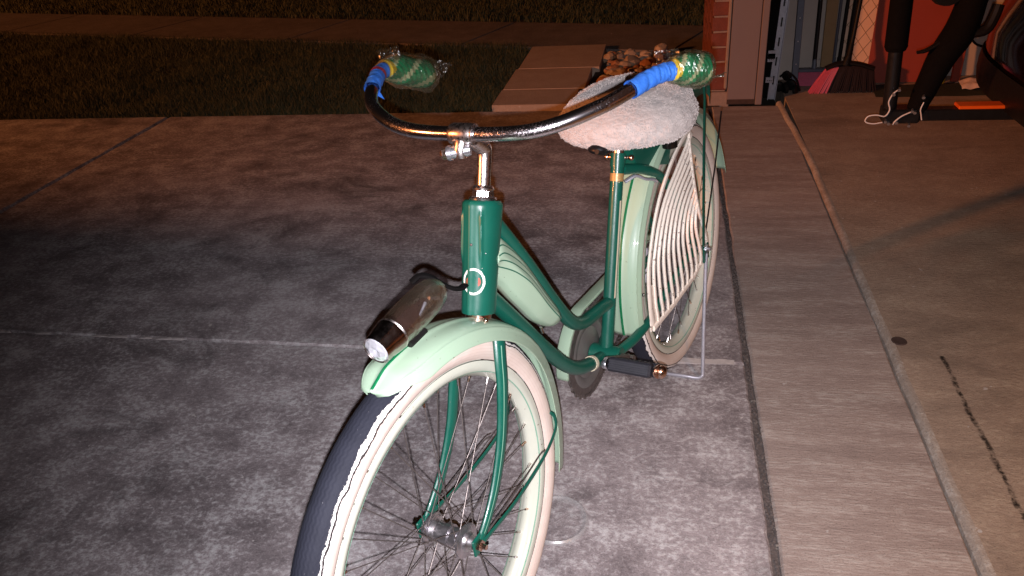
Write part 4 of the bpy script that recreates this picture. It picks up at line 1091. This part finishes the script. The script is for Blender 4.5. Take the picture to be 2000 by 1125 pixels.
# ---- skirt guard (cream slats, left side; plain on the right)
O = smoothpts([(.335, 0, .300), (.343, 0, .340), (.340, 0, .425), (.318, 0, .478), (.285, 0, .530), (.245, 0, .572), (.200, 0, .603), (.145, 0, .632), (.085, 0, .652), (.030, 0, .662)], 8)
E_ = smoothpts([(-.040, 0, .318), (-.030, 0, .360), (-.008, 0, .405), (.008, 0, .450), (.018, 0, .500), (.024, 0, .550), (.026, 0, .600), (.026, 0, .640), (.026, 0, .662)], 9)
def samp_(P, t):
    x = t*(len(P)-1); i = min(len(P)-2, int(x)); return P[i].lerp(P[i+1], x-i)
NS = 11
def ribbon(pts, hw, y, name, parent, mat=GUARD, th=.0040):
    m = MB(); m.tube([Vector((p_.x, y(p_), p_.z)) for p_ in pts], [(th, hw_) for hw_ in (hw if isinstance(hw, list) else [hw]*len(pts))], 8, up=(0, 1, 0)); return m.build(name, mat, parent)
for s in (1,):
    yf = lambda p_, s=s: s*(.0600+.016*max(0, 1-sqrt((p_.x)**2+(p_.z-.335)**2)/.30))
    sg = ribbon([samp_(E_, k/40) for k in range(41)], [lerp(.009, .0055, sstep(.0, .6, k/40)) for k in range(41)], yf, 'skirt_guard', bike)
    ribbon([Vector((-.046, 0, .314)), Vector((.07, 0, .288)), Vector((.22, 0, .280)), Vector((.335, 0, .284))], .0078, yf, 'bottom_rail', sg)
    ribbon([samp_(O, k/40) for k in range(41)], [lerp(.013, .0065, sstep(0, .45, k/40)) for k in range(41)], yf, 'slat', sg)
    for q in range(1, NS):
        w0 = q/NS*.93; se = 1-.66*w0**.75; pts = []
        for k in range(41):
            t = k/40*se
            base_o = samp_(O, t) if t > 0 else Vector((.335, 0, .283)); base_e = samp_(E_, t)
            bo = Vector((lerp(.335, -.04, w0), 0, lerp(.283, .305, w0)))
            ww = w0+(1-w0)*(t/se)**4.5
            p_ = base_o.lerp(base_e, ww)
            pts.append(p_)
        pts[0] = Vector((lerp(.335, -.035, w0), 0, .286+.02*w0**3))
        ribbon(pts, [.0054*(1-.35*(k/40)) for k in range(41)], yf, 'slat', sg)
    m = MB(); m.tube([(.012, yf(Vector((.012, 0, .655))), .640), (.026, s*.050, .672), (.020, s*.042, .690)], [(.002, .014), (.002, .012), (.002, .009)], 8, up=(0, 1, 0)); m.build('top_tab', GUARD, sg)
    m = MB(); m.box(.308, .350, s*.0585-.0012, s*.0585+.0012, .282, .392, .0015); m.build('front_tab', GUARD, sg, smooth=False)

# ---- rear carrier
for s in (-1, 1):
    tub('carrier_strut', [(.0, s*.076, .338), (-.028, s*.076, .53), (-.050, s*.074, .735), (-.056, s*.066, .762)], .0, sm=0) if False else None
    P = [Vector((.002, s*.077, .334)), Vector((-.013, s*.077, .46)), Vector((-.030, s*.077, .585)), Vector((-.052, s*.077, .715)), Vector((-.060, s*.074, .760))]
    m = MB(); m.tube(P, [(.0025, .0088)]*5, 8, up=(0, 1, 0)); m.build('carrier_strut', GREEN, bike)
    m = MB(); m.tube([Vector((-.03, s*.074, .37)), Vector((-.15, s*.066, .50)), Vector((-.27, s*.052, .62))], .0022, 8); m.build('fender_stay', BLACKM, bike)
m = MB(); vs = []
sec = [(-.066, -.034), (-.068, -.004), (-.052, .004), (0, .006), (.052, .004), (.068, -.004), (.066, -.034)]
xs_ = [(.04, .748), (.0, .758), (-.05, .760), (-.10, .752), (-.125, .735), (-.130, .715)]
for (x, z) in xs_:
    for (y, dz_) in sec: vs.append((x, y*(1 if x < .0 else .9), z+dz_*(1 if x > -.3 else .6)))
m.add(vs, [(i*7+j, i*7+j+1, (i+1)*7+j+1, (i+1)*7+j) for i in range(len(xs_)-1) for j in range(6)]); cro_ = m.build('carrier', GREEN, bike); so = cro_.modifiers.new('t', 'SOLIDIFY'); so.thickness = .002
m = MB(); m.add([(.285, -.018, .715), (.285, .018, .715), (.262, .020, .655), (.262, -.020, .655), (.075, -.055, .725), (.075, .045, .725), (.120, .040, .610), (.120, -.050, .610)], [(0, 1, 2, 3), (0, 4, 5, 1), (1, 5, 6, 2), (3, 2, 6, 7), (0, 3, 7, 4), (4, 7, 6, 5)]); m.build('carrier_apron', GREEN, cro_, smooth=False)

# ---- drop stand
m = MB(); foot = .0
pts = [(.0, .083, .322), (.020, .084, .250), (.060, .088, .130), (.100, .094, .020), (.107, .094, .006), (.112, .082, .0), (.118, .05, .0035), (.122, .0, .004), (.120, -.05, .006), (.110, -.085, .012), (.098, -.088, .030), (.060, -.086, .130), (.018, -.083, .250), (0, -.082, .322)]
P = smoothpts(pts, 5); m.tube(P, .0052, 12); m.build('drop_stand', ALU, bike)
m = MB(); m.box(-.022, .020, .079, .084, .300, .345, .002); m.build('stand_bracket', GREEN, bike, smooth=False)
# ---- saddle
sd = MB(); vs = []; NU, NV = 190, 120
SC = Vector((.238, 0, .772))
def saddle_pt(u, v_):
    a = 2*pi*u; b = pi*v_ ; cx, cy = cos(a), sin(a)
    # plan outline: broad at the back, tapering to a blunt nose
    hx = .158 if cx > 0 else .145
    hy = (.150 if cy < 0 else .138)*(1-.22*max(0, cx)**1.8)
    st = sin(b)**.52; x = hx*cx*st; y = hy*cy*st
    cx = abs(cx)**.80*(1 if cx > 0 else -1); cy = abs(cy)**.80*(1 if cy > 0 else -1); x = hx*cx*st; y = hy*cy*st
    z = .050*cos(b)*(abs(cos(b))**-.25 if abs(cos(b)) > 1e-3 else 1)
    x += 0; 
    edge = (abs(y)/.14)**2; z -= (.006 if y < 0 else .022)*edge; z += -.020*max(0, x/.185)+.022*max(0, -x/.165)**2
    if z < 0: z *= .78
    return Vector((x, y, z))
for j in range(NV+1):
    for i in range(NU):
        p_ = saddle_pt(i/NU, .004+.992*j/NV); d = p_.normalized()
        h = .007*noise.noise(p_*11)+.0035*noise.noise(p_*38+Vector((3, 0, 0)))+.0038*abs(noise.noise(p_*85+Vector((0, 5, 0))))+.002*noise.noise(p_*190)
        vs.append(SC+p_+d*h)
sd.add(vs, [(j*NU+i, j*NU+(i+1) % NU, (j+1)*NU+(i+1) % NU, (j+1)*NU+i) for j in range(NV) for i in range(NU)])
fr_ = MB(); fr_.lathe([(0, 0), (0, .10), (.012, .115), (.02, .10), (.02, 0)], (.15, 0, .70), (0, 0, 1), 28); fr_.v = [(x if x > .15 else x, y, z) for x, y, z in fr_.v]
sb = fr_.build('saddle', BLACKM, bike)
sc_ = sd.build('saddle_cover', FLEECE, sb, sharp=0)
# woolly tufts
V0 = np.array([tuple(p_) for p_ in vs]); ntf = 26000
ii = rng.integers(NU*8, len(V0)-NU*4, ntf); base = V0[ii]; nrm = base-np.array(SC); nrm /= np.linalg.norm(nrm, axis=1)[:, None]
r1 = rng.normal(size=(ntf, 3)); t1 = np.cross(nrm, r1); t1 /= np.linalg.norm(t1, axis=1)[:, None]; t2 = np.cross(nrm, t1)
ln = rng.uniform(.0015, .004, ntf)[:, None]; wd = rng.uniform(.0006, .0012, ntf)[:, None]
A_ = base-nrm*.001-t1*wd; B_ = base-nrm*.001+t1*wd; C_ = base+nrm*ln*.45+t2*ln*.5; D_ = base+nrm*ln*.35+t2*ln*.95+t1*ln*.3
Vt = np.stack([A_, B_, C_, D_], 1).reshape(-1, 3); k = np.arange(ntf)*4
me = bpy.data.meshes.new('wool_tufts'); me.from_pydata(Vt.tolist(), [], np.concatenate([np.c_[k, k+1, k+2], np.c_[k+1, k+3, k+2]]).tolist()); me.materials.append(FLEECE); me.update()
tag(link('wool_tufts', me, sb), kind='stuff')
# springs and nose iron under the saddle
for s in (-1, 1):
    m = MB(); m.tube([Vector((.165, s*.062, .725)), Vector((.165, s*.062, .668))], [.017, .0175], 18); m.build('spring_can', simple('worn_black_chrome', (.08, .07, .065), .2, .9, var=.4, sc=50), sb)
m = MB(); m.tube(smoothpts([(.06, -.055, .70), (.18, -.045, .712), (.29, -.015, .722), (.38, 0, .728), (.415, 0, .742)], 5), .005, 8); m.tube(smoothpts([(.06, .055, .70), (.18, .045, .712), (.29, .015, .722), (.38, 0, .728)], 5), .005, 8); m.build('saddle_rail', BLACKM, sb)
m = MB(); m.sphere((.382, -.012, .738), (.020, .022, .012), 16, 8); m.build('saddle_nose', BLACKM, sb)
# ---- headlamp on the front fender
T0 = Vector((1.134, -.004, .716)); T1 = Vector((.998, -.004, .730)); TA = (T0-T1).normalized()
m = MB(); m.lathe([(.0, 0), (.003, .009), (.0, .0175), (-.003, .0195)], T0+TA*.006, TA, 32); hlm = m.build('headlamp', LENS, bike)
m = MB(); m.lathe([(.003, .0190), (.006, .0205), (.002, .0215), (-.006, .0218), (-.012, .0232), (-.024, .0252), (-.030, .0256), (-.031, .0240)], T0, TA, 36); m.build('lamp_bezel', simple('dark_chrome_bezel', (.42, .35, .33), .2, 1, var=.3, sc=40), hlm)
m = MB(); m.lathe([(-.031, .0250), (-.033, .0262), (-.035, .0250)], T0, TA, 36); m.build('lamp_band', SILVER, hlm)
m = MB(); m.lathe([(-.035, .0246), (-.06, .0262), (-.09, .0268), (-.12, .0258), (-.138, .0225), (-.148, .016), (-.151, .0)], T0, TA, 36); m.build('lamp_shell', CLEAR, hlm)
m = MB(); m.lathe([(-.034, 0), (-.034, .0185), (-.06, .0195), (-.075, .0195), (-.076, .012), (-.12, .012), (-.122, 0)], T0, TA, 24); m.build('lamp_battery', simple('tarnished_copper', (.17, .10, .08), .35, .8, var=.5, sc=60, bump=.4), hlm)
for k in range(3):
    m = MB(); m.tube([T0-TA*(.08+.015*k)+Vector((0, .012, .006*k-.004)), T0-TA*(.10+.015*k)+Vector((0, .013, .008-.006*k))], .003, 6); m.build('lamp_contact', BRASS if k % 2 else ZINC, hlm)
m = MB(); m.tube(smoothpts([(1.012, -.030, .750), (1.000, -.022, .7555), (.990, -.010, .750), (.980, 0, .735), (.968, .008, .722), (.955, .012, .715), (.940, .010, .712)], 5), [(.0035, .0075)]*31, 8, up=(0, 0, 1)); m.build('black_strip', BLACKF, hlm)  # curved near-black strip behind the lamp
m = MB(); m.tube([(1.085, .003, .694), (1.050, .004, .697)], [(.006, .011), (.006, .011)], 10, up=(0, 0, 1)); m.build('black_pad', BLACKP, hlm)  # short flat black piece between lamp and fender
for (dx, dy) in ((-.010, .017), (-.012, -.018)):
    m = MB(); m.sphere(T0+TA*dx+Vector((0, dy, .006)), .003, 8, 6); m.build('lamp_screw', SILVER, hlm)
